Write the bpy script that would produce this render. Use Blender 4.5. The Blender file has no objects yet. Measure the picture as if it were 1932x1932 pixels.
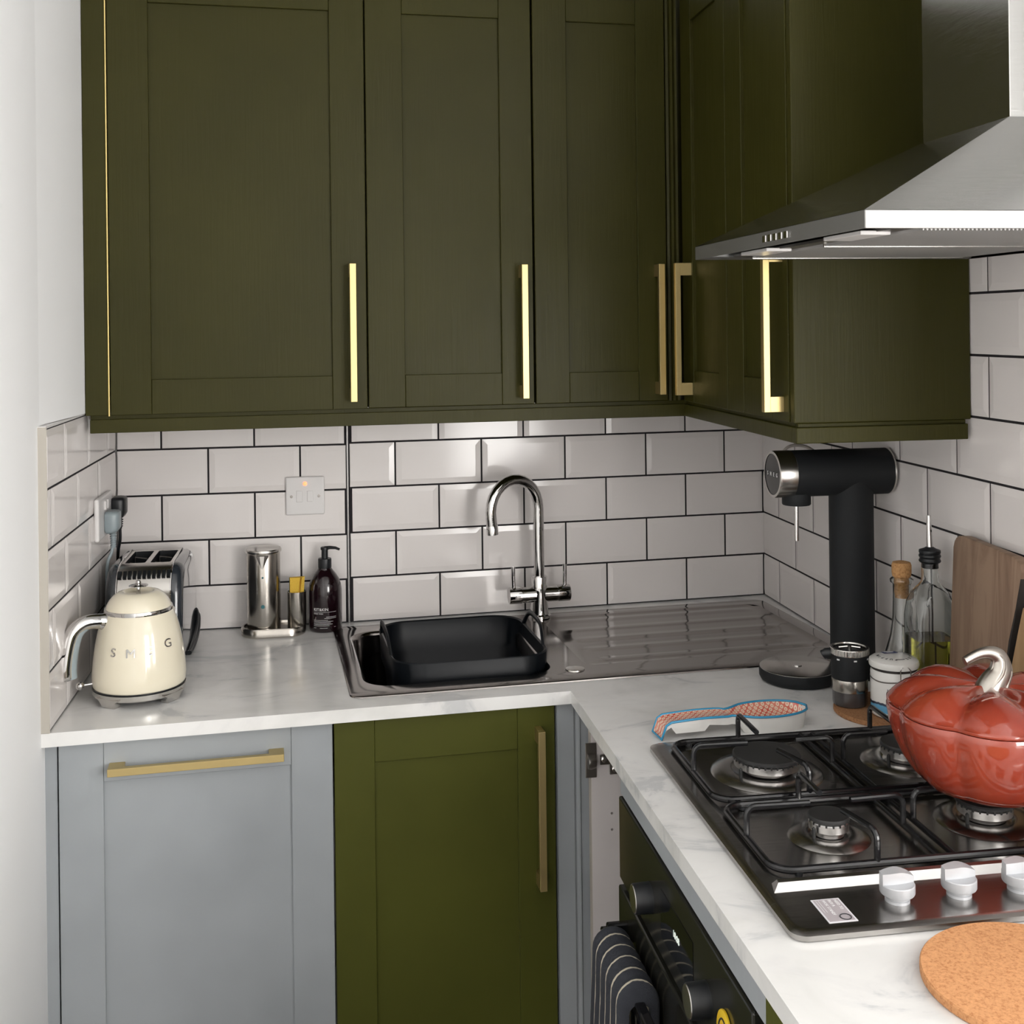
import bpy, bmesh, math, random
from mathutils import Vector, Matrix, geometry
random.seed(7)
sc = bpy.context.scene
COL = sc.collection
PI = math.pi
sin, cos = math.sin, math.cos

# ------------------------------------------------------------------ camera
YAW, PITCH, ROLL, FPX, PPY = .15327, .00028, -.01175, 2203.6, 614.2
fw = Vector((sin(YAW)*cos(PITCH), cos(YAW)*cos(PITCH), sin(PITCH)))
r0 = Vector((cos(YAW), -sin(YAW), 0)); u0 = r0.cross(fw)
rr = r0*cos(ROLL)+u0*sin(ROLL); uu = -r0*sin(ROLL)+u0*cos(ROLL)
cam = bpy.data.cameras.new('camera'); camo = bpy.data.objects.new('camera', cam); COL.objects.link(camo)
camo.matrix_world = Matrix(((rr.x, uu.x, -fw.x, -.0324), (rr.y, uu.y, -fw.y, -2.6913), (rr.z, uu.z, -fw.z, 1.5728), (0, 0, 0, 1)))
cam.sensor_fit = 'HORIZONTAL'; cam.sensor_width = 36; cam.lens = FPX/1932*36
cam.shift_x = 0; cam.shift_y = -(966-PPY)/1932
cam.clip_start = .02
sc.camera = camo

# ------------------------------------------------------------------ light and exposure
sc.view_settings.view_transform = 'Standard'; sc.view_settings.look = 'None'
sc.view_settings.gamma = 1; sc.view_settings.use_curve_mapping = False
sc.view_settings.exposure = 0.0
W = bpy.data.worlds.new('world'); sc.world = W; W.use_nodes = True
bg = W.node_tree.nodes['Background']; bg.inputs[0].default_value = (.80, .88, 1.0, 1); bg.inputs[1].default_value = 1.0
def area(name, loc, tgt, sx, sy, power, colr):
    l = bpy.data.lights.new(name, 'AREA'); l.shape = 'RECTANGLE'; l.size = sx; l.size_y = sy; l.energy = power; l.color = colr
    o = bpy.data.objects.new(name, l); COL.objects.link(o); o.location = loc
    o.rotation_euler = (Vector(tgt)-Vector(loc)).to_track_quat('-Z', 'Y').to_euler(); return o
area('window_side_offscreen', (2.78, -2.95, 1.40), (0, -2.95, 1.40), 1.66, 1.36, 105, (1.0, .97, .93))
area('window_rear_offscreen', (1.80, -4.36, 1.38), (1.80, 0, 1.38), 1.06, 1.50, 85, (1.0, .975, .94))

# ------------------------------------------------------------------ materials
def S(h):
    h = h.lstrip('#'); v = [int(h[i:i+2], 16)/255 for i in (0, 2, 4)]
    return tuple(c/12.92 if c <= .04045 else ((c+.055)/1.055)**2.4 for c in v)
def pm(name, colr, rough=.5, metal=0, coat=0, spec=None, trans=0, ior=None, emit=None):
    m = bpy.data.materials.new(name); m.use_nodes = True
    b = m.node_tree.nodes['Principled BSDF']
    b.inputs['Base Color'].default_value = (*colr, 1); b.inputs['Roughness'].default_value = rough
    b.inputs['Metallic'].default_value = metal; b.inputs['Coat Weight'].default_value = coat
    b.inputs['Coat Roughness'].default_value = .05
    if spec is not None: b.inputs['Specular IOR Level'].default_value = spec
    if trans: b.inputs['Transmission Weight'].default_value = trans
    if ior: b.inputs['IOR'].default_value = ior
    if emit: b.inputs['Emission Color'].default_value = (*emit[0], 1); b.inputs['Emission Strength'].default_value = emit[1]
    return m
def nd(m, t, **kw):
    n = m.node_tree.nodes.new(t)
    for k, v in kw.items():
        if hasattr(n, k): setattr(n, k, v)
        else: n.inputs[k].default_value = v
    return n
def lk(m, a, ao, b, bi): m.node_tree.links.new(a.outputs[ao], b.inputs[bi])
def bsdf(m): return m.node_tree.nodes['Principled BSDF']
def coords(m, scale=(1, 1, 1), rot=(0, 0, 0), kind='Object'):
    tc = nd(m, 'ShaderNodeTexCoord'); mp = nd(m, 'ShaderNodeMapping'); mp.inputs['Scale'].default_value = scale; mp.inputs['Rotation'].default_value = rot
    lk(m, tc, kind, mp, 'Vector'); return mp
def noise(m, mp, scale, detail=4, rough=.5, dist=0):
    n = nd(m, 'ShaderNodeTexNoise'); n.inputs['Scale'].default_value = scale; n.inputs['Detail'].default_value = detail
    n.inputs['Roughness'].default_value = rough; n.inputs['Distortion'].default_value = dist
    lk(m, mp, 'Vector', n, 'Vector'); return n
def ramp(m, src, out, stops):
    r = nd(m, 'ShaderNodeValToRGB'); e = r.color_ramp.elements
    while len(e) < len(stops): e.new(.5)
    for i, (p, c) in enumerate(stops): e[i].position = p; e[i].color = (*c, 1) if len(c) == 3 else c
    lk(m, src, out, r, 'Fac'); return r
def bump(m, src, out, strength, dist=.001):
    b = nd(m, 'ShaderNodeBump'); b.inputs['Strength'].default_value = strength; b.inputs['Distance'].default_value = dist
    lk(m, src, out, b, 'Height'); lk(m, b, 'Normal', bsdf(m), 'Normal'); return b

def painted(name, c, rough, grain):
    m = pm(name, c, rough, spec=.16)
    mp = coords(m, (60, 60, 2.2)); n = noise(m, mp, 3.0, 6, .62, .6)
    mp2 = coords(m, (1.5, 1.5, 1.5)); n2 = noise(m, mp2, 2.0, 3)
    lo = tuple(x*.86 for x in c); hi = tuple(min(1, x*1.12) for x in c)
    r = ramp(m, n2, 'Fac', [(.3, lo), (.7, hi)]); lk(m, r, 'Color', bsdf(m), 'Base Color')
    bump(m, n, 'Fac', grain, .0012)
    mr = nd(m, 'ShaderNodeMapRange'); mr.inputs['To Min'].default_value = rough-.06; mr.inputs['To Max'].default_value = rough+.10
    lk(m, n, 'Fac', mr, 'Value'); lk(m, mr, 'Result', bsdf(m), 'Roughness')
    return m
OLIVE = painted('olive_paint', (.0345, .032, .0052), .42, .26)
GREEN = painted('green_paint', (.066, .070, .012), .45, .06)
GREY = painted('grey_paint', (.33, .352, .368), .5, .05)
BRASS = pm('brushed_brass', (.60, .47, .22), .42, 1.0)
CHROME = pm('chrome', (.62, .61, .60), .06, 1.0)
SATIN = pm('satin_steel', (.62, .60, .57), .24, 1.0)
BLACKPL = pm('black_plastic', (.0045, .006, .008), .42)
BLACKGL = pm('black_gloss', (.006, .006, .007), .12)
ENAMEL = pm('black_enamel', (.008, .008, .009), .16)
CASTBLK = pm('cast_black', (.015, .015, .015), .55)
WHITEPL = pm('white_plastic', (.74, .72, .71), .3)
def brushed(name, c, rough, axis_scale, strength=.25):
    m = pm(name, c, rough, 1.0); mp = coords(m, axis_scale); n = noise(m, mp, 1.0, 5, .7)
    mr = nd(m, 'ShaderNodeMapRange'); mr.inputs['To Min'].default_value = rough*.65; mr.inputs['To Max'].default_value = rough*1.5
    lk(m, n, 'Fac', mr, 'Value'); lk(m, mr, 'Result', bsdf(m), 'Roughness'); bump(m, n, 'Fac', strength*.3, .0003); return m
HOBST = brushed('hob_steel', (.40, .385, .37), .22, (12, 260, 12), .05)
SINKST = brushed('sink_steel', (.27, .25, .24), .12, (8, 160, 8), .03)
HOODST = brushed('hood_steel', (.55, .545, .53), .17, (30, 30, 600), .1)
DISPST = brushed('dispenser_steel', (.47, .44, .40), .20, (500, 500, 8), .08)
# tile glaze
TILE = pm('white_tile_glaze', (.78, .74, .72), .11, 0, .0, .40)
_mp = coords(TILE, (1, 1, 1)); _n = noise(TILE, _mp, 14, 2); bump(TILE, _n, 'Fac', .06, .002)
GROUT = pm('dark_grout', (.012, .010, .012), .9)
_n = noise(GROUT, coords(GROUT), 300, 3); bump(GROUT, _n, 'Fac', .4, .001)
PLASTER = pm('white_plaster', (.89, .893, .895), .75)
_n = noise(PLASTER, coords(PLASTER), 9, 5); bump(PLASTER, _n, 'Fac', .10, .004)
# worktop
MARB = pm('pale_marble_laminate', (.7, .7, .68), .2)
_mp = coords(MARB, (1, 1.25, 1), (0, 0, .5)); _a = noise(MARB, _mp, 3.4, 5, .55, .7)
_mp2 = coords(MARB, (1.0, 1.9, 1), (0, 0, -.35)); _b = noise(MARB, _mp2, 5.0, 6, .62, .9)
_r1 = ramp(MARB, _a, 'Fac', [(.30, (.62, .62, .60)), (.48, (.76, .755, .74)), (.75, (.82, .82, .81))])
_r2 = ramp(MARB, _b, 'Fac', [(.36, (.66, .68, .71)), (.42, (.93, .93, .94)), (.50, (1, 1, 1)), (.62, (1, 1, 1)), (.67, (.90, .90, .91))])
_mx = nd(MARB, 'ShaderNodeMix', data_type='RGBA', blend_type='MULTIPLY'); _mx.inputs[0].default_value = .7
MARB.node_tree.links.new(_r1.outputs[0], _mx.inputs[6]); MARB.node_tree.links.new(_r2.outputs[0], _mx.inputs[7])
MARB.node_tree.links.new(_mx.outputs[2], bsdf(MARB).inputs['Base Color'])
CREAM = pm('cream_enamel', (.79, .73, .58), .12, 0, .6)
CHARCOAL = pm('charcoal_enamel', (.028, .034, .042), .10, 0, .8)
AMBER = pm('dark_amber_plastic', (.010, .003, .005), .12, 0, .4)
ORANGE = pm('volcanic_orange_enamel', (.40, .058, .024), .12, 0, .7)
_mp = coords(ORANGE, (1, 1, 1)); _n = noise(ORANGE, _mp, 9, 3)
_r = ramp(ORANGE, _n, 'Fac', [(.3, (.24, .032, .018)), (.7, (.34, .055, .024))]); lk(ORANGE, _r, 'Color', bsdf(ORANGE), 'Base Color')
SPONGEY = pm('yellow_sponge', (.72, .46, .06), .95); _n = noise(SPONGEY, coords(SPONGEY), 500, 3); bump(SPONGEY, _n, 'Fac', .8, .002)
SPONGEG = pm('green_scourer', (.04, .10, .06), .95)
WHITEINK = pm('white_ink', (.75, .75, .75), .6)
DARKINK = pm('dark_ink', (.02, .02, .025), .6)
NAVYINK = pm('navy_ink', (.02, .025, .10), .5)
BLUEINK = pm('blue_ink', (.12, .36, .58), .4)
TEAL = pm('teal_button', (.03, .14, .16), .5)
CERAM = pm('white_ceramic', (.74, .73, .70), .18, 0, .3)
GLASS = pm('clear_glass', (.96, .98, .97), .0, 0, trans=1.0, ior=1.45)
OIL = pm('olive_oil', (.55, .52, .07), .0, 0, trans=1.0, ior=1.40)
BEANS = pm('ground_coffee', (.03, .018, .014), .35)
SMOKE = pm('smoked_clear_plastic', (.05, .045, .045), .08, 0, .6)
RUBBER = pm('rubber_coating', (.011, .0125, .014), .65, spec=.3)
TUBM = pm('tub_plastic', (.0035, .005, .007), .38, spec=.22)
OVENM = pm('oven_glass', (.016, .016, .013), .16)
LIPST = pm('hood_lip_steel', (.30, .296, .288), .50, 1.0)
GREYPLUG = pm('grey_plug_plastic', (.27, .32, .34), .35)
WHITELAM = pm('white_melamine', (.62, .58, .57), .45)
YELLOW = pm('yellow_magnet', (.75, .50, .02), .4)
STEELDK = pm('hinge_nickel', (.30, .28, .26), .3, 1.0)
PEWTER = pm('brushed_pewter', (.44, .41, .37), .30, 1.0)
def cork(name, a, b):
    m = pm(name, a, .85); n = noise(m, coords(m), 260, 4, .7); r = ramp(m, n, 'Fac', [(.34, b), (.5, a), (.72, tuple(min(1, x*1.18) for x in a))])
    lk(m, r, 'Color', bsdf(m), 'Base Color'); bump(m, n, 'Fac', .3, .001); return m
CORKPAD = cork('cork_pad', (.58, .28, .12), (.42, .17, .06))
CORKST = cork('cork_stopper', (.50, .27, .11), (.30, .13, .04))
CORKDK = cork('cork_pad_dark', (.33, .16, .07), (.20, .08, .03))
def wood(name, a, b, sc_):
    m = pm(name, a, .55); mp = coords(m, sc_); n = noise(m, mp, 4, 6, .6, 1.2); r = ramp(m, n, 'Fac', [(.3, b), (.6, a)])
    lk(m, r, 'Color', bsdf(m), 'Base Color'); bump(m, n, 'Fac', .12, .001); return m
WALNUT = wood('acacia_wood', (.30, .20, .135), (.19, .115, .075), (3, 9, 1.2))
BEECH = wood('pale_board_wood', (.52, .33, .17), (.40, .24, .11), (3, 9, 1.2))
BARK = pm('dark_live_edge', (.03, .025, .022), .8)
FLOORM = wood('floor_boards', (.10, .075, .05), (.06, .045, .03), (6, 1, 1))

# ------------------------------------------------------------------ mesh builder
class MB:
    def __init__(s): s.v = []; s.f = []
    def add(s, v, f, M=None):
        o = len(s.v)
        s.v += [tuple(M @ Vector(p)) if M is not None else tuple(p) for p in v]
        s.f += [tuple(i+o for i in q) for q in f]; return s
    def box(s, x0, x1, y0, y1, z0, z1, M=None):
        v = [(x, y, z) for z in (z0, z1) for y in (y0, y1) for x in (x0, x1)]
        return s.add(v, [(0, 2, 3, 1), (4, 5, 7, 6), (0, 1, 5, 4), (2, 6, 7, 3), (0, 4, 6, 2), (1, 3, 7, 5)], M)
    def loft(s, rings, cap0=True, cap1=True, closed=True, M=None, loop=False):
        n = len(rings[0]); v = [p for r in rings for p in r]; f = []; k = len(rings)
        for i in range(k if loop else k-1):
            for j in range(n if closed else n-1):
                a, b = i*n+j, i*n+(j+1) % n; i2 = (i+1) % k
                f.append((a, b, i2*n+(j+1) % n, i2*n+j))
        if cap0 and not loop: f.append(tuple(range(n))[::-1])
        if cap1 and not loop: f.append(tuple((k-1)*n+j for j in range(n)))
        return s.add(v, f, M)
    def lathe(s, prof, seg=40, c=(0, 0, 0), M=None, cap0=True, cap1=True):
        rings = [[(c[0]+r*cos(2*PI*j/seg), c[1]+r*sin(2*PI*j/seg), c[2]+z) for j in range(seg)] for r, z in prof]
        return s.loft(rings, cap0, cap1, True, M)
    def tube(s, pts, r, seg=10, closed=False, caps=True, sq=1.0, M=None):
        P = [Vector(p) for p in pts]; n = len(P); R = r if isinstance(r, (list, tuple)) else [r]*n
        def tang(i):
            if closed: return (P[(i+1) % n]-P[i-1]).normalized()
            return (P[min(i+1, n-1)]-P[max(i-1, 0)]).normalized()
        t = tang(0); a = Vector((0, 0, 1)) if abs(t.z) < .9 else Vector((1, 0, 0))
        nn = (a-t*a.dot(t)).normalized(); rings = []
        for i in range(n):
            t = tang(i); nn = (nn-t*nn.dot(t)).normalized(); b = t.cross(nn)
            rings.append([P[i]+nn*(R[i]*cos(2*PI*j/seg))+b*(R[i]*sq*sin(2*PI*j/seg)) for j in range(seg)])
        return s.loft(rings, caps, caps, True, M, loop=closed)
    def poly(s, outer, z0, z1, holes=(), M=None, axis='z', sides=True):
        loops = [list(outer)]+[list(h) for h in holes]
        tri = geometry.tessellate_polygon([[Vector((p[0], p[1], 0)) for p in l] for l in loops])
        flat = [p for l in loops for p in l]; n = len(flat)
        v = [(p[0], p[1], z0) for p in flat]+[(p[0], p[1], z1) for p in flat]; f = []
        for t in tri: f.append(tuple(t)[::-1]); f.append(tuple(i+n for i in t))
        o = 0
        if sides:
            for l in loops:
                k = len(l)
                for i in range(k): j = (i+1) % k; f.append((o+i, o+j, o+j+n, o+i+n))
                o += k
        if axis == 'x': v = [(p[2], p[0], p[1]) for p in v]
        if axis == 'y': v = [(p[0], p[2], p[1]) for p in v]
        return s.add(v, f, M)
    def build(s, name, mat, parent=None, smooth=35, bevel=None, M=None, fix=True):
        me = bpy.data.meshes.new(name); me.from_pydata(s.v, [], s.f)
        bm = bmesh.new(); bm.from_mesh(me)
        if fix:
            bmesh.ops.remove_doubles(bm, verts=bm.verts, dist=1e-6); bmesh.ops.recalc_face_normals(bm, faces=bm.faces)
        if bevel:
            es = [e for e in bm.edges if len(e.link_faces) == 2 and e.calc_face_angle(0) > .6]
            bmesh.ops.bevel(bm, geom=es, offset=bevel[0], segments=bevel[1], profile=.5, affect='EDGES', clamp_overlap=True)
        bm.to_mesh(me); bm.free()
        if smooth:
            me.shade_smooth(); me.set_sharp_from_angle(angle=math.radians(smooth))
        return mobj(name, me, mat, parent, M)
def mobj(name, me, mat, parent=None, M=None):
    if mat is not None and not me.materials: me.materials.append(mat)
    o = bpy.data.objects.new(name, me); COL.objects.link(o)
    if parent is not None: o.parent = parent
    if M is not None: o.matrix_local = M
    return o
def tag(o, label=None, cat=None, group=None, kind=None):
    if label: o['label'] = label
    if cat: o['category'] = cat
    if group: o['group'] = group
    if kind: o['kind'] = kind
    return o
def thing(name, label, cat, loc=(0, 0, 0), rz=0, group=None):
    o = bpy.data.objects.new(name, None); COL.objects.link(o); o.location = loc; o.rotation_euler = (0, 0, rz)
    o.empty_display_size = .05
    return tag(o, label, cat, group)
def struct(o): o['kind'] = 'structure'; return o
def rrect(x0, x1, y0, y1, r, n=6):
    p = []
    for cx, cy, a in ((x1-r, y1-r, 0), (x0+r, y1-r, 90), (x0+r, y0+r, 180), (x1-r, y0+r, 270)):
        for k in range(n+1):
            t = math.radians(a+90*k/n); p.append((cx+r*cos(t), cy+r*sin(t)))
    return p
def arc(c, r, a0, a1, n, plane='xz'):
    out = []
    for k in range(n+1):
        t = math.radians(a0+(a1-a0)*k/n); u, v = r*cos(t), r*sin(t)
        out.append((c[0]+u, c[1], c[2]+v) if plane == 'xz' else (c[0]+u, c[1]+v, c[2]) if plane == 'xy' else (c[0], c[1]+u, c[2]+v))
    return out
def smoothpath(pts, n=6):
    P = [Vector(p) for p in pts]; out = []
    for i in range(len(P)-1):
        p0, p1, p2, p3 = P[max(i-1, 0)], P[i], P[i+1], P[min(i+2, len(P)-1)]
        for k in range(n):
            t = k/n
            out.append(.5*((2*p1)+(p2-p0)*t+(2*p0-5*p1+4*p2-p3)*t*t+(3*p1-p0-3*p2+p3)*t**3))
    out.append(P[-1]); return out
def text_geo(body, size, depth=.0003, align='CENTER', spacing=1.0, off=0.0):
    cu = bpy.data.curves.new('text', 'FONT'); cu.body = body; cu.size = size; cu.extrude = depth; cu.align_x = align; cu.align_y = 'CENTER'; cu.space_character = spacing
    cu.resolution_u = 3; cu.offset = off
    o = bpy.data.objects.new('text', cu); COL.objects.link(o)
    dg = bpy.context.evaluated_depsgraph_get(); me = bpy.data.meshes.new_from_object(o.evaluated_get(dg))
    v = [tuple(x.co) for x in me.vertices]; f = [tuple(p.vertices) for p in me.polygons]
    bpy.data.objects.remove(o); bpy.data.curves.remove(cu); bpy.data.meshes.remove(me)
    return v, f
RX90 = Matrix.Rotation(PI/2, 4, 'X')     # text in xy -> stands in xz facing -y

A = .063                                 # back run (sink side) is turned a little against the right run
def Bw(x, y, z=0): return (x*cos(A)-y*sin(A), x*sin(A)+y*cos(A), z)
RW = 1.0184; YC = .0715                  # right wall plane and the far corner
CT = .90                                 # worktop height
RZR = -PI/2                              # right-run things: local x runs towards -y, front faces -x

# ------------------------------------------------------------------ room shell
struct(MB().box(-.9, 2.9, -4.6, .4, -.1, 0).build('floor', FLOORM))
struct(MB().box(-.9, 2.9, -4.6, .4, 2.55, 2.65).build('ceiling', PLASTER))
LX = -.520
wl = struct(MB().box(LX-.1, LX, -4.3, .02, 0, 2.55).build('wall_left', PLASTER))
wbl = struct(MB().box(-.62, 0, .0, .1, 0, 2.55).build('wall_back_left', PLASTER, M=Matrix.Translation((0, .012, 0)) @ Matrix.Rotation(.005, 4, 'Z')))
wbr = struct(MB().box(0, 1.15, .0, .1, 0, 2.55).build('wall_back_right', PLASTER, M=Matrix.Translation((0, .012, 0)) @ Matrix.Rotation(.0701, 4, 'Z')))
SY0, SY1, SZ0, SZ1 = -3.80, -2.10, .70, 2.10
RE = -1.72                               # the right wall ends here, the room opens to the right
wr = struct(MB().box(RW+.012, RW+.112, RE, YC+.05, 0, 2.55).build('wall_right', PLASTER))
struct(MB().box(RW+.112, 2.75, RE, RE+.1, 0, 2.55).build('wall_return', PLASTER))
m = MB(); m.box(2.62, 2.72, SY1, RE, 0, 2.55); m.box(2.62, 2.72, -4.3, SY0, 0, 2.55)
m.box(2.62, 2.72, SY0, SY1, 0, SZ0); m.box(2.62, 2.72, SY0, SY1, SZ1, 2.55)
struct(m.build('wall_far_right', PLASTER))
WX0, WX1, WZ0, WZ1 = 1.25, 2.35, .60, 2.15
m = MB(); m.box(-.62, WX0, -4.3, -4.2, 0, 2.55); m.box(WX1, 2.72, -4.3, -4.2, 0, 2.55); m.box(WX0, WX1, -4.3, -4.2, 0, WZ0); m.box(WX0, WX1, -4.3, -4.2, WZ1, 2.55)
struct(m.build('wall_rear', PLASTER))
win = struct(bpy.data.objects.new('window_1', None)); COL.objects.link(win); win.location = ((WX0+WX1)/2, -4.25, WZ0)
def window_frame(parent, w2, h):
    m = MB()
    for a in (-w2+.025, 0, w2-.025): m.box(a-.025, a+.025, -.03, .03, 0, h)
    for z in (0, h-.05): m.box(-w2, w2, -.028, .028, z, z+.05)
    m.build('window_frame', WHITEPL, parent)
window_frame(win, (WX1-WX0)/2, WZ1-WZ0)
win2 = struct(bpy.data.objects.new('window_2', None)); COL.objects.link(win2); win2.location = (2.67, (SY0+SY1)/2, SZ0); win2.rotation_euler = (0, 0, PI/2)
window_frame(win2, (SY1-SY0)/2, SZ1-SZ0)

def tile_mesh(w, h, bl, br, bt, bb, cache={}):
    k = (round(w, 4), round(h, 4), bl, br, bt, bb)
    if k in cache: return cache[k]
    t0, t1, i = .0058, .0072, .0125
    m = MB(); a = [(0, 0), (w, 0), (w, h), (0, h)]
    il, ir, it, ib = (i if q else .0009 for q in (bl, br, bt, bb))
    b = [(il, ib), (w-ir, ib), (w-ir, h-it), (il, h-it)]
    rings = [[(x, 0, z) for x, z in a], [(x, -t0, z) for x, z in a], [(x, -t1, z) for x, z in b]]
    m.loft(rings, True, True)
    me = bpy.data.meshes.new('tile'); me.from_pydata(m.v, [], m.f)
    bm = bmesh.new(); bm.from_mesh(me); bmesh.ops.recalc_face_normals(bm, faces=bm.faces); bm.to_mesh(me); bm.free()
    me.materials.append(TILE); cache[k] = me; return me
GJ = .0042
def tile_wall(parent, x0, x1, rows, joint0, parity, M, skip=None):
    """tiles in a wall frame: x along wall, y=0 grout face with tiles proud towards -y"""
    zlo, zhi = rows[0], rows[-1]
    MB().box(x0, x1, -.0059, .012, zlo, zhi).build('grout', GROUT, parent, smooth=None, M=M)
    for r in range(len(rows)-1):
        za, zb = rows[r]+GJ/2, rows[r+1]-GJ/2
        ph = joint0+(.10125 if (r+parity) % 2 else 0)
        k0 = math.floor((x0-ph)/.2025); xs = [ph+k*.2025 for k in range(k0, k0+20)]
        for k in range(len(xs)-1):
            a, b = max(xs[k], x0), min(xs[k+1], x1)
            if b-a < .012: continue
            if skip and skip((a+b)/2, (za+zb)/2): continue
            bl, br = a > x0+.001, b < x1-.001
            full = zb-za > .09
            me = tile_mesh(b-a-GJ, zb-za, bl, br, full, full)
            jit = Matrix.Translation((a+GJ/2, -.001, za)) @ Matrix.Rotation(random.uniform(-.003, .003), 4, 'Z') @ Matrix.Rotation(random.uniform(-.003, .003), 4, 'X')
            mobj('tile', me, None, parent, M @ jit)
rowsR = [CT+.001]+[1.0025+.1025*k for k in range(4)]+[1.395]
rowsL = [CT+.001]+[.9995+.1025*k for k in range(4)]+[1.395]
rowsLW = [CT+.001]+[.9995+.1025*k for k in range(5)]
rowsW = [CT+.001]+[1.003+.1025*k for k in range(9)]
I_ = Matrix.Identity(4)
# tile faces sit on the measured planes; the parents already carry the wall frames, offset -12 mm
tile_wall(wbl, -.507, -.002, rowsL, -.0053-.2025*2, 0, Matrix.Translation((0, -.012+.0072, 0)))
tile_wall(wbr, .002, 1.024, rowsR, .0069, 0, Matrix.Translation((0, -.012+.0072, 0)))
tile_wall(wr, 0, 1.70, rowsW, -.002+.10125, 0, Matrix.Translation((RW+.0072, YC, 0)) @ Matrix.Rotation(-PI/2, 4, 'Z'))
# left wall: local x runs from the front edge towards the back, faces +x
tile_wall(wl, 0, .630, rowsLW, -.066+.2025-.10125, 1, Matrix.Translation((-.507-.0072, -.640, 0)) @ Matrix.Rotation(PI/2, 4, 'Z'))
struct(MB().box(-.521, -.5055, -.6425, -.640, CT, 1.4125).build('trim_1', pm('beige_tile_trim', (.45, .42, .37), .4), bevel=(.0008, 1)))
struct(MB().box(-.521, -.5065, -.642, -.33, 1.4098, 1.4135).build('trim_2', WHITEPL))
STRIP = pm('satin_strip', (.34, .33, .32), .35, 1.0)
struct(MB().box(-.0014, .0014, -.0025, .0, CT, 1.40).build('trim_3', STRIP))
struct(MB().box(-.507, -.5055, -.005, -.0025, CT, 1.40).build('trim_4', STRIP))

# ------------------------------------------------------------------ worktop
hole = [Bw(x, y)[:2] for x, y in rrect(-.022, .368, -.515, -.088, .05)]
outer = [(LX, .004), (LX, -.641), (.395, -.584), (.408, -2.25), (RW+.004, -2.25), (RW+.004, YC+.004), (0, .002)]
m = MB(); m.poly(outer, CT-.0235, CT, [hole])
tag(m.build('worktop', MARB, smooth=None), 'pale marble-effect worktop running in an L along the tiled walls', 'worktop')

# ------------------------------------------------------------------ cabinet helpers
def handle(parent, cx, cz, length, axis, yf, ):
    """U-shaped square bar pull; front of door at y=yf"""
    m = MB(); d = .034; t = .0065; hl = length/2
    if axis == 'z':
        m.box(cx-t, cx+t, yf-d, yf-d+.011, cz-hl, cz+hl)
        for s in (-1, 1):
            z0 = cz+s*hl; m.box(cx-t+.0004, cx+t-.0004, yf-d+.0105, yf+.0005, min(z0, z0-s*.026), max(z0, z0-s*.026))
    else:
        m.box(cx-hl, cx+hl, yf-d, yf-d+.011, cz-t, cz+t)
        for s in (-1, 1):
            x0 = cx+s*hl; m.box(min(x0, x0-s*.026), max(x0, x0-s*.026), yf-d+.0105, yf+.0005, cz-t+.0004, cz+t-.0004)
    return m.build('handle', BRASS, parent, smooth=None, bevel=(.0006, 1))
def door(parent, x0, x1, z0, z1, yf, mat, px0, px1, pz0, pz1, depth=.007):
    m = MB(); t = .02
    m.box(x0, px0, yf, yf+t, z0, z1); m.box(px1, x1, yf, yf+t, z0, z1)
    e = .0004
    m.box(px0+e, px1-e, yf+.0005, yf+t, z0, pz0); m.box(px0+e, px1-e, yf+.0005, yf+t, pz1, z1)
    d = m.build('door', mat, parent, smooth=None, bevel=(.0009, 1), fix=False)
    MB().box(px0-.006, px1+.006, yf+depth, yf+t-.002, pz0-.006, pz1+.006).build('panel', mat, d, smooth=None)
    return d
def carcass(parent, x0, x1, y0, y1, z0, z1, mat, t=.018, name='body'):
    m = MB(); m.box(x0, x0+t, y0, y1, z0, z1); m.box(x1-t, x1, y0, y1, z0, z1)
    m.box(x0+t, x1-t, y0, y1, z0, z0+t); m.box(x0+t, x1-t, y0, y1, z1-t, z1); m.box(x0+t, x1-t, y1-.008, y1, z0+t, z1-t)
    return m.build(name, mat, parent, smooth=None)

# ------------------------------------------------------------------ wall cabinets, back run (frame B)
UZ0, UZ1, UY = 1.410, 2.278, -.330
def back_thing(name, label, cat, group=None): return thing(name, label, cat, (0, 0, 0), A, group)
G = 'olive wall cabinets'
t = back_thing('wall_cabinet', 'wide olive wall cabinet with one shaker door beside the plaster wall', 'cabinet', G)
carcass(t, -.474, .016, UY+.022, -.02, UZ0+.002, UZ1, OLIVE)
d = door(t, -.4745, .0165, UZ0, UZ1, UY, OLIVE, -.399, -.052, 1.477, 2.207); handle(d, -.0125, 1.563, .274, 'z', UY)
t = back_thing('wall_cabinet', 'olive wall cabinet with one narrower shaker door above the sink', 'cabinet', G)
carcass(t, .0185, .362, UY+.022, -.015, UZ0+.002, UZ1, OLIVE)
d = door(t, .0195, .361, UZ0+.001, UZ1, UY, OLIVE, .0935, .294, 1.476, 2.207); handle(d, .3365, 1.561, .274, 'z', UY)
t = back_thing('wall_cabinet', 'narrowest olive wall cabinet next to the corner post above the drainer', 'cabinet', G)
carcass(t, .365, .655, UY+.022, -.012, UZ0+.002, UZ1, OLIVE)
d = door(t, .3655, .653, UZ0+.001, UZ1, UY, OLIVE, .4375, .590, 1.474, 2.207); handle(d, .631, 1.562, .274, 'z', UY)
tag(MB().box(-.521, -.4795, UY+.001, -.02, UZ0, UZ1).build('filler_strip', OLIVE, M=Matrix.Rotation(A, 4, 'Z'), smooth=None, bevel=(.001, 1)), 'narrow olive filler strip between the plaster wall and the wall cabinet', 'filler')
struct(MB().poly([(-.5205, -.635), (-.5000, -.3605), (-.5000, -.03), (-.5205, -.03)], 1.4145, UZ1+.27).build('trim_5', PLASTER, smooth=None))
GILT = pm('pale_gold_edge', (.85, .66, .26), .35, .6)
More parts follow.
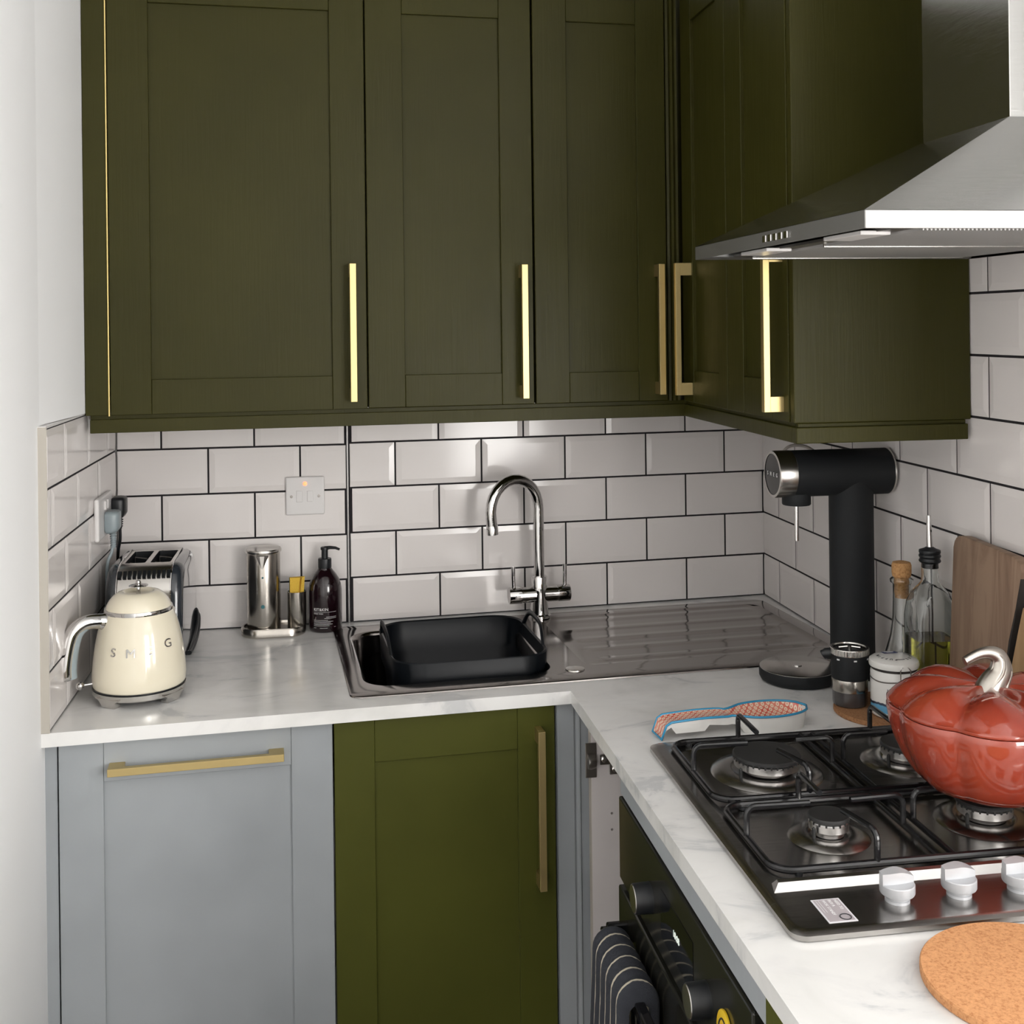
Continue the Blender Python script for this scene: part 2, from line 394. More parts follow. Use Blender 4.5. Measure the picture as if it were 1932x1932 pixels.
tag(MB().box(-.4790, -.4768, UY+.004, UY+.02, UZ0-.002, UZ1).build('edge_strip', GILT, M=Matrix.Rotation(A, 4, 'Z'), smooth=None), 'thin gold edge strip beside the wide olive cabinet door', 'trim')
# corner post
m = MB()
prof = [(.6555, UY+.012), (.657, UY+.004), (.662, UY+.002), (.667, UY+.006), (.671, UY+.001), (.677, UY+.005), (.681, UY+.001), (.686, UY+.006), (.689, UY+.022), (.708, UY+.032), (.708, -.25), (.6555, -.25)]
m.poly(prof, UZ0, UZ1)
tag(m.build('corner_post', OLIVE, M=Matrix.Rotation(A, 4, 'Z'), smooth=25), 'fluted olive post in the corner between the wall cabinets', 'post')
# right run wall cabinet
RX = .705
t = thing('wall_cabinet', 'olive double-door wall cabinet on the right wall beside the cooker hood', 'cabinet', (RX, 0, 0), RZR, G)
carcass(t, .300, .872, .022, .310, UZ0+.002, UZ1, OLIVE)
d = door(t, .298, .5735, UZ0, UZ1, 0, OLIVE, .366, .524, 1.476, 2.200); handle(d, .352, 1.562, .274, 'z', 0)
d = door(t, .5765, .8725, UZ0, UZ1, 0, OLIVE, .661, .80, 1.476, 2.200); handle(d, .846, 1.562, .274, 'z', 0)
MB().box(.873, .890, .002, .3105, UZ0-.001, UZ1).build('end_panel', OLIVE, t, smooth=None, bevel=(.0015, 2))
# pelmets
PZ0, PZ1 = 1.376, 1.402
m = MB(); m.box(-.513, .700, UY+.002, UY+.022, PZ0, PZ1); m.box(-.513, .700, UY+.010, UY+.022, PZ1-.001, 1.4105)
tag(m.build('pelmet', OLIVE, M=Matrix.Rotation(A, 4, 'Z'), smooth=None, bevel=(.001, 1)), 'olive pelmet rail under the wall cabinets above the sink', 'pelmet')
m = MB(); m.box(.710, .730, -.872, -.275, PZ0, PZ1); m.box(.710, RW-.009, -.892, -.8722, PZ0, PZ1)
m.box(.716, .730, -.872, -.275, PZ1-.001, 1.4095); m.box(.716, RW-.009, -.884, -.8722, PZ1-.001, 1.4085)
tag(m.build('pelmet', OLIVE, smooth=None, bevel=(.0015, 2)), 'olive pelmet rail under the double-door wall cabinet on the right wall', 'pelmet')

# ------------------------------------------------------------------ base units, back run
BY_ = -.588; BZ1 = CT-.0265
t = back_thing('base_cabinet', 'grey shaker appliance door with horizontal brass handle under the worktop', 'cabinet')
carcass(t, -.512, -.078, BY_+.022, -.03, .16, BZ1-.002, WHITELAM)
d = door(t, -.5355, -.0765, .16, BZ1, BY_, GREY, -.4635, -.1485, .23, .8035, .006); handle(d, -.3075, .829, .292, 'x', BY_)
t = back_thing('base_cabinet', 'green shaker base cabinet with vertical brass handle below the sink', 'cabinet')
m = MB(); m.box(-.074, -.056, BY_+.022, -.03, .16, .74); m.box(.313, .331, BY_+.022, -.03, .16, .74); m.box(-.056, .313, BY_+.022, -.03, .16, .178); m.build('body', WHITELAM, t, smooth=None)
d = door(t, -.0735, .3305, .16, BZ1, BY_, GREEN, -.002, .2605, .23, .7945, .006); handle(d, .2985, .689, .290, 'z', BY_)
tag(MB().box(-.559, -.5385, BY_+.006, BY_+.03, .16, BZ1).build('filler_strip', GREY, M=Matrix.Rotation(A, 4, 'Z'), smooth=None), 'grey filler strip between the plaster wall and the grey appliance door', 'filler')
m = MB()
prof = [(.3345, BY_+.006), (.336, BY_+.002), (.3675, BY_+.002), (.369, BY_+.0045), (.372, BY_+.006), (.3765, BY_+.003), (.3795, BY_+.003), (.382, BY_+.007), (.397, BY_+.007), (.397, BY_+.03), (.3345, BY_+.03)]
m.poly(prof, .16, BZ1)
tag(m.build('corner_post', GREY, M=Matrix.Rotation(A, 4, 'Z'), smooth=25), 'fluted grey post in the corner under the worktop', 'post')
tag(MB().box(-.555, .40, BY_+.06, BY_+.075, .0, .155).build('plinth', GREY, M=Matrix.Rotation(A, 4, 'Z'), smooth=None), 'grey plinth board under the sink run base cabinets', 'plinth')

# ------------------------------------------------------------------ base units, right run
t = thing('base_cabinet', 'narrow doorless white base cabinet between the grey corner post and the oven', 'cabinet', (.430, -.572, 0), RZR)
circ = lambda y, z, r, n=14: [(y+r*cos(2*PI*k/n), z+r*sin(2*PI*k/n)) for k in range(n)]
m = MB(); m.poly([(0, .16), (.56, .16), (.56, BZ1), (0, BZ1)], 0, .018, [circ(.038, .672, .0026), circ(.038, .642, .0026)], axis='x'); m.build('side_panel', WHITELAM, t, smooth=None)
MB().box(0, .018, -.0012, 0, .16, BZ1).build('edging', pm('beige_edging', (.50, .46, .40), .5), t, smooth=None)
MB().box(.292, .310, .003, .56, .16, BZ1).build('side_panel', WHITELAM, t, smooth=None)
MB().box(.018, .292, 0, .56, .16, .178).build('bottom', WHITELAM, t, smooth=None)
MB().box(.018, .292, .552, .56, .178, BZ1).build('back', WHITELAM, t, smooth=None)
# shelf pin holes in the side panel
for z in (.672, .642):
    m = MB(); m.lathe([(.0026, 0), (.0026, .017), (.0023, .017), (.0023, 0)], 14, M=Matrix.Translation((.0005, .038, z)) @ Matrix.Rotation(PI/2, 4, 'Y'), cap0=False, cap1=False); m.build('pin_hole', WHITELAM, t)
# hinge left on the side panel's front edge, and its mounting plate
hg = bpy.data.objects.new('hinge', None); COL.objects.link(hg); hg.parent = t; hg.location = (.018, -.006, .772); hg.scale = (1.2, 1.3, 1.1)
m = MB(); m.box(.0, .0025, -.004, .012, -.028, .030); m.build('flange', STEELDK, hg, smooth=None, bevel=(.0008, 1))
m = MB(); m.lathe([(.004, 0), (.0125, .001), (.0135, .006), (.0115, .012), (.004, .013)], 20, M=Matrix.Translation((.002, -.002, .0)) @ Matrix.Rotation(-PI/2, 4, 'X')); m.build('cup', STEELDK, hg)
mp_ = bpy.data.objects.new('mounting_plate', None); COL.objects.link(mp_); mp_.parent = t; mp_.location = (.0185, .026, .768); mp_.scale = (1, 1.25, 1.25)
m = MB(); m.box(0, .004, -.008, .02, -.003, .012); m.box(0, .004, .006, .03, -.018, -.003); m.build('plate', STEELDK, mp_, smooth=None, bevel=(.0006, 1))
for y, z in ((-.002, .005), (.014, -.01)):
    m = MB(); m.lathe([(.0045, 0), (.0045, .002), (.003, .003), (0.0005, .0031)], 14, M=Matrix.Translation((.004, y, z)) @ Matrix.Rotation(PI/2, 4, 'Y')); m.build('screw', CHROME, mp_)
tag(MB().box(.4125, .430, -1.510, -.8835, .829, BZ1+.001).build('filler_strip', GREY, smooth=None, bevel=(.0008, 1)), 'grey filler rail between the worktop edge and the oven', 'filler')
t = thing('base_cabinet', 'green base cabinet on the near side of the oven', 'cabinet', (.4115, 0, 0), RZR)
carcass(t, 1.514, 2.10, .022, .58, .16, BZ1-.002, WHITELAM)
d = door(t, 1.5135, 2.10, .16, BZ1, 0, GREEN, 1.585, 2.03, .23, .795, .006); handle(d, 2.06, .69, .29, 'z', 0)

# ------------------------------------------------------------------ oven
ov = thing('oven', 'built-in black glass oven under the hob', 'oven', (.409, -.884, .218), RZR)
m = MB(); m.box(.02, .575, .022, .54, .005, .585); m.build('body', STEELDK, ov, smooth=None)
OZ = .218
m = MB(); m.box(0, .596, 0, .022, .478, .608); m.build('control_panel', OVENM, ov, smooth=None, bevel=(.003, 2))
m = MB(); m.box(0, .596, -.002, .02, .0, .468); dr = m.build('door', OVENM, ov, smooth=None, bevel=(.003, 2))
for kx in (.183, .440):
    k = MB(); k.lathe([(.0215, .0), (.0205, .024), (.0195, .0255)], 36, M=Matrix.Translation((kx, .0005, .534)) @ Matrix.Rotation(PI/2, 4, 'X')); kk = k.build('knob', BLACKPL, ov)
    k = MB(); k.lathe([(.0193, .0253), (.018, .0265), (.0005, .0267)], 36, M=Matrix.Translation((kx, .0005, .534)) @ Matrix.Rotation(PI/2, 4, 'X')); k.build('knob_cap', SATIN, kk)
m = MB(); m.box(.240, .385, -.0006, .001, .508, .574); dsp = m.build('display', pm('display_glass', (.004, .005, .006), .05), ov, smooth=None)
LED = pm('display_digits', (.8, .85, .8), .5, emit=((.85, .95, .85), .5))
v, f = text_geo('18:08', .013, .0002); m = MB(); m.add(v, f, Matrix.Translation((.313, -.0009, .543)) @ RX90); m.build('digits', LED, dsp, smooth=None)
m = MB(); m.box(.045, .55, -.043, -.028, .410, .428)
m.box(.045, .057, -.034, 0, .402, .434); m.box(.538, .55, -.034, 0, .402, .434)
m.build('handle', BLACKGL, ov, smooth=None, bevel=(.003, 2))
mg = thing('fridge_magnet', 'yellow oval magnet with a dark outline stuck on the oven front', 'magnet', (.4085, -1.395, .745), RZR)
def oval(rx, rz, n=28): return [(rx*cos(2*PI*k/n), rz*sin(2*PI*k/n)) for k in range(n)]
MB().poly(oval(.026, .034), -.0036, .0, axis='y').build('disc', YELLOW, mg, bevel=(.001, 2))
m = MB(); m.tube([(.017*cos(2*PI*k/32), -.0038, .024*sin(2*PI*k/32)) for k in range(32)], .0011, 6, closed=True); m.build('outline', DARKINK, mg)

# oven towel over the handle: stripes run round the rail
TOWEL = pm('striped_towel', (.02, .023, .03), .9)
_tc = nd(TOWEL, 'ShaderNodeTexCoord'); _sp = nd(TOWEL, 'ShaderNodeSeparateXYZ'); lk(TOWEL, _tc, 'Object', _sp, 'Vector')
_nz = noise(TOWEL, coords(TOWEL), 55, 3)
_ad = nd(TOWEL, 'ShaderNodeMath', operation='MULTIPLY_ADD'); _ad.inputs[1].default_value = .010; lk(TOWEL, _nz, 'Fac', _ad, 0); TOWEL.node_tree.links.new(_sp.outputs['X'], _ad.inputs[2])
_mo = nd(TOWEL, 'ShaderNodeMath', operation='FRACT'); _mu = nd(TOWEL, 'ShaderNodeMath', operation='MULTIPLY'); _mu.inputs[1].default_value = 1/.031
lk(TOWEL, _ad, 'Value', _mu, 0); lk(TOWEL, _mu, 'Value', _mo, 0)
_rm = ramp(TOWEL, _mo, 'Value', [(.0, (.030, .033, .042)), (.37, (.030, .033, .042)), (.40, (.66, .60, .48)), (.59, (.66, .60, .48)), (.62, (.030, .033, .042))])
lk(TOWEL, _rm, 'Color', bsdf(TOWEL), 'Base Color'); bump(TOWEL, noise(TOWEL, coords(TOWEL), 700, 3), 'Fac', .6, .002)
rings = []; NX = 40
for i in range(NX+1):
    u = i/NX; x = .0+.180*u
    puff = .006*abs(sin(PI*(x/.031)))**.8
    edge = min(1, (u/.12))**.5*min(1, ((1-u)/.05))**.5 if 0 < u < 1 else 0
    hw = (.020+.007*edge+puff*.6); top = .010+.018*edge+puff
    ring = []
    outer_ = [(-hw*1.10, -.34), (-hw*1.22, -.24), (-hw*1.18, -.12), (-hw*1.04, -.04)]+[(-hw*cos(PI*k/12), top*sin(PI*k/12)) for k in range(13)]+[(hw*.95, -.06), (hw*.9, -.2)]
    th = .007
    inner_ = [((p[0]*(1-th/max(hw, .02))), p[1]-th if p[1] > -.02 else p[1]) for p in outer_][::-1]
    for a, b in outer_+inner_: ring.append((x, a, b))
    rings.append(ring)
tw = MB(); tw.loft(rings, True, True)
tw = tw.build('oven_towel', TOWEL, smooth=60); tw.location = (.3735, -.958, .636); tw.rotation_euler = (0, 0, RZR)
tag(tw, 'navy towel with cream stripes hung over the oven handle', 'towel')

# ------------------------------------------------------------------ sink, drainer, tap
sk = thing('sink', 'stainless steel sink with one bowl and a ribbed drainer', 'sink', (0, 0, CT), A)
X0, X1, Y0, Y1 = -.038, .985, -.553, -.046
o1 = rrect(X0, X1, Y0, Y1, .022, 6); bowl = rrect(-.010, .357, -.503, -.100, .055, 8); drn = rrect(.425, .955, -.470, -.085, .03, 6)
m = MB(); m.poly(o1, .0032, .0034, [bowl, drn], sides=False)
ro = lambda e, z: [(x, y, z) for x, y in rrect(X0-e, X1+e, Y0-e, Y1+e, .022+e, 6)]
m.loft([ro(0, .0034), ro(.0025, .0024), ro(.0035, .0003)], False, False)
rim = m.build('rim', SINKST, sk, smooth=40)
m = MB(); bl = lambda e, z, r: [(x, y, z) for x, y in rrect(-.010-e, .357+e, -.503-e, -.100+e, r, 8)]
m.loft([bl(0, .0034, .055), bl(-.004, .0015, .053), bl(-.008, -.006, .05), bl(-.012, -.13, .05), bl(-.022, -.150, .05), bl(-.05, -.158, .04), bl(-.13, -.160, .03)], False, True)
m.build('bowl', SINKST, sk, smooth=50)
# drainer as a shallow ribbed tray
m = MB(); nx, ny = 56, 64; rows_ = []
for j in range(ny+1):
    row = []
    for i in range(nx+1):
        x = .425+.53*i/nx; y = -.470+.385*j/ny
        e = min(x-.425, .955-x, y+.470, -.085-y)
        d = min(1, max(0, e/.014)); d = d*d*(3-2*d)
        z = .0034-.0022*d
        q = ((y+.470)/.385*5.0) % 1.0; rib = max(0, 1-abs(q-.5)/.30); rib = rib*rib*(3-2*rib)
        w_ = min(1, max(0, (x-.455)/.02))*min(1, max(0, (.93-x)/.02))
        z += .0013*rib*w_*d
        row.append((x, y, z))
    rows_.append(row)
m.loft(rows_, False, False, closed=False); m.build('drainer', SINKST, sk, smooth=60)
m = MB(); m.lathe([(.019, 0), (.0185, .0018), (.016, .0026), (.0005, .003)], 32, (.398, -.489, .0034)); m.build('hole_cover', SATIN, sk)

tp = thing('kitchen_tap', 'chrome swan-neck mixer tap with two lever valves behind the sink', 'tap', Bw(.429, -.072, CT+.0034), A)
m = MB(); m.lathe([(.026, 0), (.026, .005), (.0225, .008), (.0205, .02), (.0185, .055), (.0185, .092), (.0175, .094), (.0120, .0945), (.0120, .10)], 36); m.build('body', CHROME, tp)
R_ = .064
dirx = Vector((-.94, -.34, 0)).normalized()
pts = [Vector((0, 0, z)) for z in (.09, .14, .19, .235)]
cen = Vector((0, 0, .250))+dirx*R_
for k in range(15):
    a = PI-PI*1.07*k/14; pts.append(cen+dirx*(cos(a)*R_)+Vector((0, 0, R_*1.10*sin(a))))
last = pts[-1]; tdir = (pts[-1]-pts[-2]).normalized(); pts += [last+tdir*.014, last+tdir*.032]
m = MB(); m.tube(pts, .0124, 20); m.build('spout', CHROME, tp)
e = pts[-1]; q = tdir.to_track_quat('Z', 'Y').to_matrix().to_4x4()
m = MB(); m.lathe([(.0126, -.02), (.0132, -.019), (.0132, .001), (.0105, .0015), (.0105, -.004)], 24, M=Matrix.Translation(e) @ q, cap1=True); m.build('aerator', CHROME, tp)
for s in (-1, 1):
    m = MB(); Mx = Matrix.Translation((0, 0, .052)) @ Matrix.Rotation(s*PI/2, 4, 'Y')
    m.lathe([(.0185, .010), (.0180, .03), (.0180, .0405), (.0172, .041), (.0172, .0425), (.0190, .043), (.0190, .070), (.0182, .0715), (.0005, .072)], 28, M=Mx); vv = m.build('valve', CHROME, tp)
    m = MB(); m.tube([(s*.060, 0, .062), (s*.061, 0, .095), (s*.061, 0, .118)], .0050, 12); m.build('lever', CHROME, vv)

# washing-up tub standing in the bowl
tb = thing('washing_up_bowl', 'black plastic washing-up bowl with raised end handles inside the sink', 'washing bowl', (*Bw(.205, -.300)[:2], CT-.1595), A)
def tubring(e, zf, r, hz=0):
    out = []
    for x, y in rrect(-.154-e, .154+e, -.165-e, .165+e, r, 8):
        lift = hz*max(0, 1-(abs(y)/.085)**4)*min(1, max(0, (abs(x)-.12)/.03)) if hz else 0
        out.append((x, y, zf+lift))
    return out
m = MB()
m.loft([tubring(-.025, 0, .05), tubring(-.018, .01, .055), tubring(-.006, .125, .06), tubring(-.005, .127, .06), tubring(0, .13, .062), tubring(.003, .187, .064), tubring(.001, .1895, .064), tubring(-.003, .187, .060), tubring(-.007, .13, .055), tubring(-.012, .125, .055), tubring(-.024, .012, .05), tubring(-.04, .006, .04)], True, True)
m.build('tub', TUBM, tb, smooth=50)
for s_ in (-1, 1):
    m = MB(); pts = smoothpath([(s_*.1525, -.098, .176), (s_*.1545, -.082, .192), (s_*.157, -.058, .214), (s_*.158, -.030, .222), (s_*.158, .030, .222), (s_*.157, .058, .214), (s_*.1545, .082, .192), (s_*.1525, .098, .176)], 5)
    m.tube(pts, .0062, 10, sq=.5); m.build('handle', TUBM, tb, smooth=60)
# ------------------------------------------------------------------ cooker hood
HX, HY0, HY1, HZ = .542, -1.495, -.895, 1.674
hd = thing('cooker_hood', 'stainless steel pyramid chimney cooker hood above the hob', 'cooker hood', (HX, HY1, HZ), RZR)
HW, HD = .600, RW-HX-.009
# local: x 0..HW (towards camera), y 0..HD (to wall)
m = MB()
def rc(x0, x1, y0, y1, z): return [(x0, y0, z), (x1, y0, z), (x1, y1, z), (x0, y1, z)]
cx0, cx1, cy0 = .205, .430, .278
m.loft([rc(0, HW, 0, HD, .021), rc(cx0, cx1, cy0, HD, .157)], False, True)
cn = m.build('canopy', HOODST, hd, smooth=None)
m = MB(); m.loft([rc(.012, HW-.012, .012, HD, .004), rc(0, HW, 0, HD, 0), rc(0, HW, 0, HD, .021)], False, True); m.build('lip', LIPST, hd, smooth=None, bevel=(.0012, 2))
MB().box(.012, HW-.012, .06, HD-.01, .0045, .008).build('underside', pm('hood_underside', (.30, .29, .28), .35, 1.0), hd, smooth=None)
m = MB(); m.box(cx0+.002, cx1-.002, cy0+.002, HD, .156, .80); m.build('chimney', HOODST, hd, smooth=None, bevel=(.001, 1))
FILT = pm('filter_mesh', (.42, .41, .40), .4, .4)
for a in (.035, .305):
    ys = [.085+.00125*k for k in range(int((HD-.115)/.00125))]
    zz = [(.0010, .0010, .0042, .0042)[k % 4] for k in range(len(ys))]
    m = MB(); m.loft([[(a, y, z), (a+.262, y, z), (a+.262, y, .0065), (a, y, .0065)] for y, z in zip(ys, zz)], True, True)
    fl = m.build('filter', FILT, hd, smooth=None)
    MB().box(a-.003, a, .083, HD-.028, .000, .006).build('filter_frame', SATIN, fl, smooth=None)
for a in (.10, .40):
    lp = MB().box(a, a+.105, .040, .078, .001, .006).build('lamp_cover', WHITEPL, hd, smooth=None, bevel=(.0008, 1))
m = MB()
for k in range(5):
    MB().box(.300+k*.0185, .312+k*.0185, -.0028, .0, .006, .0155).build('button', CHROME, hd, smooth=None, bevel=(.001, 2))

# ------------------------------------------------------------------ hob
HBX0, HBX1, HBY0, HBY1 = .4545, .962, -1.489, -.894
hb = thing('gas_hob', 'four-burner stainless steel gas hob with silver knobs set in the worktop', 'hob', (0, 0, CT))
m = MB(); hr = lambda e, z, r=.018: [(x, y, z) for x, y in rrect(HBX0+e, HBX1-e, HBY0+e, HBY1-e, r, 6)]
m.loft([hr(.002, .0002), hr(0, .002), hr(0, .0075), hr(.004, .0098), hr(.010, .0102)], True, False)
# pressed well for the burners
wl_ = lambda e, z, r: [(x, y, z) for x, y in rrect(.476+e, .945-e, -1.368+e, -.906-e, r, 6)]
m.loft([wl_(0, .0102, .03), wl_(.006, .0088, .026), wl_(.012, .0062, .024)], False, True)
flat = MB(); flat.poly([p[:2] for p in hr(.010, 0)], .0102, .01021, [[p[:2] for p in wl_(0, 0, .03)]], sides=False)
m.add(flat.v, flat.f)
m.build('hob_plate', HOBST, hb, smooth=45)
m = MB(); m.loft([[(.468, -1.396, .0100), (.474, -1.372, .0100), (.944, -1.372, .0100), (.950, -1.396, .0100)], [(.476, -1.3885, .0185), (.477, -1.382, .0192), (.941, -1.382, .0192), (.942, -1.3885, .0185)]], False, True)
m.build('step_strip', pm('step_steel', (.46, .45, .44), .28, 1.0), hb, smooth=None)
def burner(x, y, r):
    b = thing_part('burner', hb, (x, y, .0062))
    m = MB(); m.lathe([(r*1.25+.020, 0), (r*1.25+.017, .0025), (r*1.15+.008, .0055), (r*1.10, .0065), (r*1.0, .006), (r*.9, .003)], 48, cap0=False); m.build('spill_cup', HOBST, b)
    m = MB(); m.lathe([(r*.72, .004), (r*.80, .010), (r*.96, .012), (r*.97, .022), (r*.92, .0235), (.001, .024)], 48); m.build('flame_ring', pm_ring, b)
    m = MB()
    nt = int(r*700)
    for k in range(nt):
        a = 2*PI*k/nt; m.box(r*.93, r*.985, -.0012, .0012, .0205, .0245, Matrix.Rotation(a, 4, 'Z'))
    m.build('port_shade_blocks', CASTBLK, b, smooth=None)  # black blocks on the ring paint in the shade of the port openings
    m = MB(); m.lathe([(r*.93, .0235), (r*1.0, .0245), (r*1.0, .0275), (r*.96, .0295), (.001, .030)], 48); m.build('burner_cap', CASTBLK, b)
    m = MB(); m.lathe([(.0025, .003), (.0025, .018), (.001, .02)], 10, (-r*1.0, -r*.55, 0)); m.build('igniter', CASTBLK, b)
def thing_part(name, parent, loc):
    o = bpy.data.objects.new(name, None); COL.objects.link(o); o.parent = parent; o.location = loc; o.empty_display_size = .02; return o
pm_ring = pm('cast_aluminium', (.72, .71, .70), .28, 1.0)
BUR = [(.598, -1.035, .050), (.597, -1.256, .0265), (.822, -1.245, .037), (.820, -1.030, .037)]
for b in BUR: burner(*b)
# pan supports: enamelled wire frames with bent fingers
def pan_support(x0, x1, y0, y1, z=.0135):
    ps = thing_part('pan_support', hb, (0, 0, 0))
    m = MB(); m.tube([(x, y, z) for x, y in rrect(x0, x1, y0, y1, .028, 6)], .0048, 10, closed=True); m.build('frame', ENAMEL, ps)
    for x, y in ((x0+.03, y0), (x1-.03, y1), (x0+.03, y1), (x1-.03, y0)):
        m = MB(); m.lathe([(.005, .007), (.006, .012)], 12, (x, y, 0)); m.build('foot', BLACKPL, ps)
    return ps
def finger(ps, base, tip, h=.039, corner=.012):
    b = Vector(base); t_ = Vector(tip); d = (t_-b); d.z = 0; L = d.length; d.normalize()
    pts = [b+Vector((0, 0, .0)), b+Vector((0, 0, h*.45)), b+Vector((0, 0, h-corner))]
    for k in range(1, 6):
        a = PI/2*k/5; pts.append(b+d*(corner*(1-cos(a)))+Vector((0, 0, h-corner+corner*sin(a))))
    pts.append(b+d*L+Vector((0, 0, h-.001)))
    m = MB(); m.tube(pts, .0040, 10); m.build('finger', ENAMEL, ps)
psA = pan_support(.486, .945, -1.140, -.912); psB = pan_support(.486, .945, -1.352, -1.157)
PZ = .0135
for bx, by, r in (BUR[0], BUR[3]):
    finger(psA, (bx, -.912, PZ), (bx, by+.040, PZ)); finger(psA, (bx+.022 if bx < .7 else bx-.02, -1.140, PZ), (bx+.004, by-.036, PZ))
    finger(psA, (.486 if bx < .7 else .945, by, PZ), (bx-.03 if bx < .7 else bx+.03, by, PZ))
    finger(psA, (.700 if bx < .7 else .720, by-.002, PZ), (bx+.045 if bx < .7 else bx-.03, by, PZ))
for bx, by, r in (BUR[1], BUR[2]):
    finger(psB, (bx, -1.157, PZ), (bx, by+.028, PZ)); finger(psB, (bx+.02, -1.352, PZ), (bx+.006, by-.028, PZ))
    finger(psB, (.486 if bx < .7 else .945, by, PZ), (bx-.026 if bx < .7 else bx+.03, by, PZ))
    finger(psB, (.700 if bx < .7 else .720, by, PZ), (bx+.03 if bx < .7 else bx-.03, by, PZ))
for ps, y0, y1 in ((psA, -1.140, -.912), (psB, -1.352, -1.157)):
    for xx in (.700, .720):
        m = MB(); m.tube([(xx, y0, PZ), (xx, y1, PZ)], .0040, 8); m.build('cross_bar', ENAMEL, ps)
# knobs
SILV = pm('silver_plastic', (.47, .48, .50), .38, .3)
for kx in (.600, .676, .752, .828):
    k = thing_part('knob', hb, (kx, -1.436, .0102))
    m = MB(); m.lathe([(.0140, 0), (.0140, .003), (.0130, .0035), (.0135, .0045), (.0135, .009)], 32); m.build('knob_base', SILV, k)
    m = MB(); m.lathe([(.0190, .009), (.0198, .0105), (.0198, .0195), (.0190, .0205), (.001, .0206)], 40); m.build('knob_skirt', SILV, k)
    m = MB()
    secs = []
    for i in range(9):
        u = -1+2*i/8; x = u*.0196; hh = .0345-.0055*max(0, u)**2-.001*abs(u); w = .0095*(1-.45*u*u)
        secs.append([(x, -w*.55, .0195), (x, -w*.5, hh-.0012), (x, w, hh), (x, w*1.05, .0195)])
    m.loft(secs, True, True); m.build('grip', SILV, k, smooth=40, M=Matrix.Rotation(math.radians(4), 4, 'Z'))
# sticker
st = thing('sticker', 'small pale sticker with grey print on the hob control panel', 'sticker', (.519, -1.4455, CT+.0103))
MB().box(-.0170, .0170, -.026, .026, 0, .0003).build('paper', pm('sticker_paper', (.72, .71, .74), .4), st, smooth=None)
MB().box(-.0150, .0150, -.024, .024, .0003, .0005).build('print_field', pm('sticker_print', (.42, .38, .40), .5), st, smooth=None)
Rt = Matrix.Rotation(-PI/2, 4, 'Z')
for k, (txt, xo) in enumerate((('NEED TO', .0105), ('BUY A', .0035), ('WOK STAND?', -.0035))):
    v, f = text_geo(txt, .0052, .00008, 'LEFT'); m = MB(); m.add(v, f, Matrix.Translation((xo, .0225, .0006)) @ Rt); m.build('lettering', WHITEINK, st, smooth=None)
for k in range(2):
    MB().box(-.0095-.003*k, -.0090-.003*k, -.004, .0225, .0005, .0006).build('small_print', WHITEINK, st, smooth=None)
m = MB(); m.tube([(.0065+.0062*cos(a), -.0165+.0062*sin(a), .0008) for a in [2*PI*k/28 for k in range(28)]], .0006, 6, closed=True); m.build('ring_symbol', DARKINK, st)

# ------------------------------------------------------------------ pumpkin casserole
PC = (.830, -1.250); PZ0_ = CT+.0135+.039+.0045
pt = thing('pumpkin_casserole', 'orange enamelled pumpkin-shaped casserole with curled metal stem on the hob', 'casserole', (PC[0], PC[1], PZ0_))
NL = 8; PR = .133; PH = .100
def lob(th, p=.55): return min(1, (sin(NL/2*th+.35)**2*.98+.02)**(p*.62))
def pring(fr, z, amp, n=160):
    out = []
    for k in range(n):
        th = 2*PI*k/n; r = PR*fr*(1-amp+amp*lob(th)); out.append((r*cos(th), r*sin(th), z))
    return out
m = MB()
prof = [(.60, .0, .03), (.68, .003, .05), (.775, .015, .07), (.865, .033, .08), (.94, .055, .085), (.985, .076, .085), (1.0, .092, .085), (1.0, .0975, .085), (.992, .100, .085)]
m.loft([pring(a, z, c) for a, z, c in prof], True, True); m.build('pot', ORANGE, pt, smooth=60)
m = MB(); rg = []
def lidz(rho, th):
    l = lob(th, .6); dome = (1-rho**4.5)*(.70+.30*l)
    return PH+.005+.040*dome-.016*(1-rho)**1.4-.004*(1-l)*(rho**2)
rg.append(pring(.985, PH+.0005, .085)); rg.append(pring(1.0, PH+.002, .085)); rg.append(pring(1.002, PH+.0055, .085))
for rho in (.985, .95, .9, .82, .72, .6, .48, .36, .25, .15, .07, .02):
    ring = []
    for k in range(160):
        th = 2*PI*k/160; r = PR*rho*(1-.085*rho+.085*rho*lob(th)); ring.append((r*cos(th), r*sin(th), lidz(rho, th)))
    rg.append(ring)
m.loft(rg, True, True); m.build('lid', ORANGE, pt, smooth=60)
zb = PH+.005+.040*.8-.015
path = smoothpath([(0, 0, zb-.006), (.004, 0, zb+.008), (.013, -.001, zb+.026), (.011, -.002, zb+.044), (-.002, -.003, zb+.052), (-.020, -.004, zb+.051), (-.040, -.005, zb+.043)], 5)
n_ = len(path); rad = [.0190*(1-i/(n_-1))**2.2+.0062+.0028*(1-i/(n_-1)) for i in range(n_)]
m = MB(); rings = []
m.tube(path, rad, 18, sq=.82); stm = m.build('stem', PEWTER, pt, smooth=60)
for k in range(5):
    a = 2*PI*k/5
    pp = [Vector(p)+Vector((rad[i]*.86*cos(a+i*.07), rad[i]*.72*sin(a+i*.07), 0)) for i, p in enumerate(path[:20])]
    m = MB(); m.tube(pp, [.0042*(1-.7*i/20) for i in range(len(pp))], 8); m.build('stem_ridge', PEWTER, stm)
for a in (math.radians(-52), math.radians(128)):
    m = MB(); pts = [(PR*.93*cos(a+b), PR*.93*sin(a+b), .094) for b in (-.30, -.28)]
    pts = [(PR*(.88+.13*(1-(b/.34)**4))*cos(a+b), PR*(.88+.13*(1-(b/.34)**4))*sin(a+b), .084) for b in [-.34+.68*i/16 for i in range(17)]]
    m.tube(pts, .0095, 10, sq=.6); m.build('handle', ORANGE, pt)

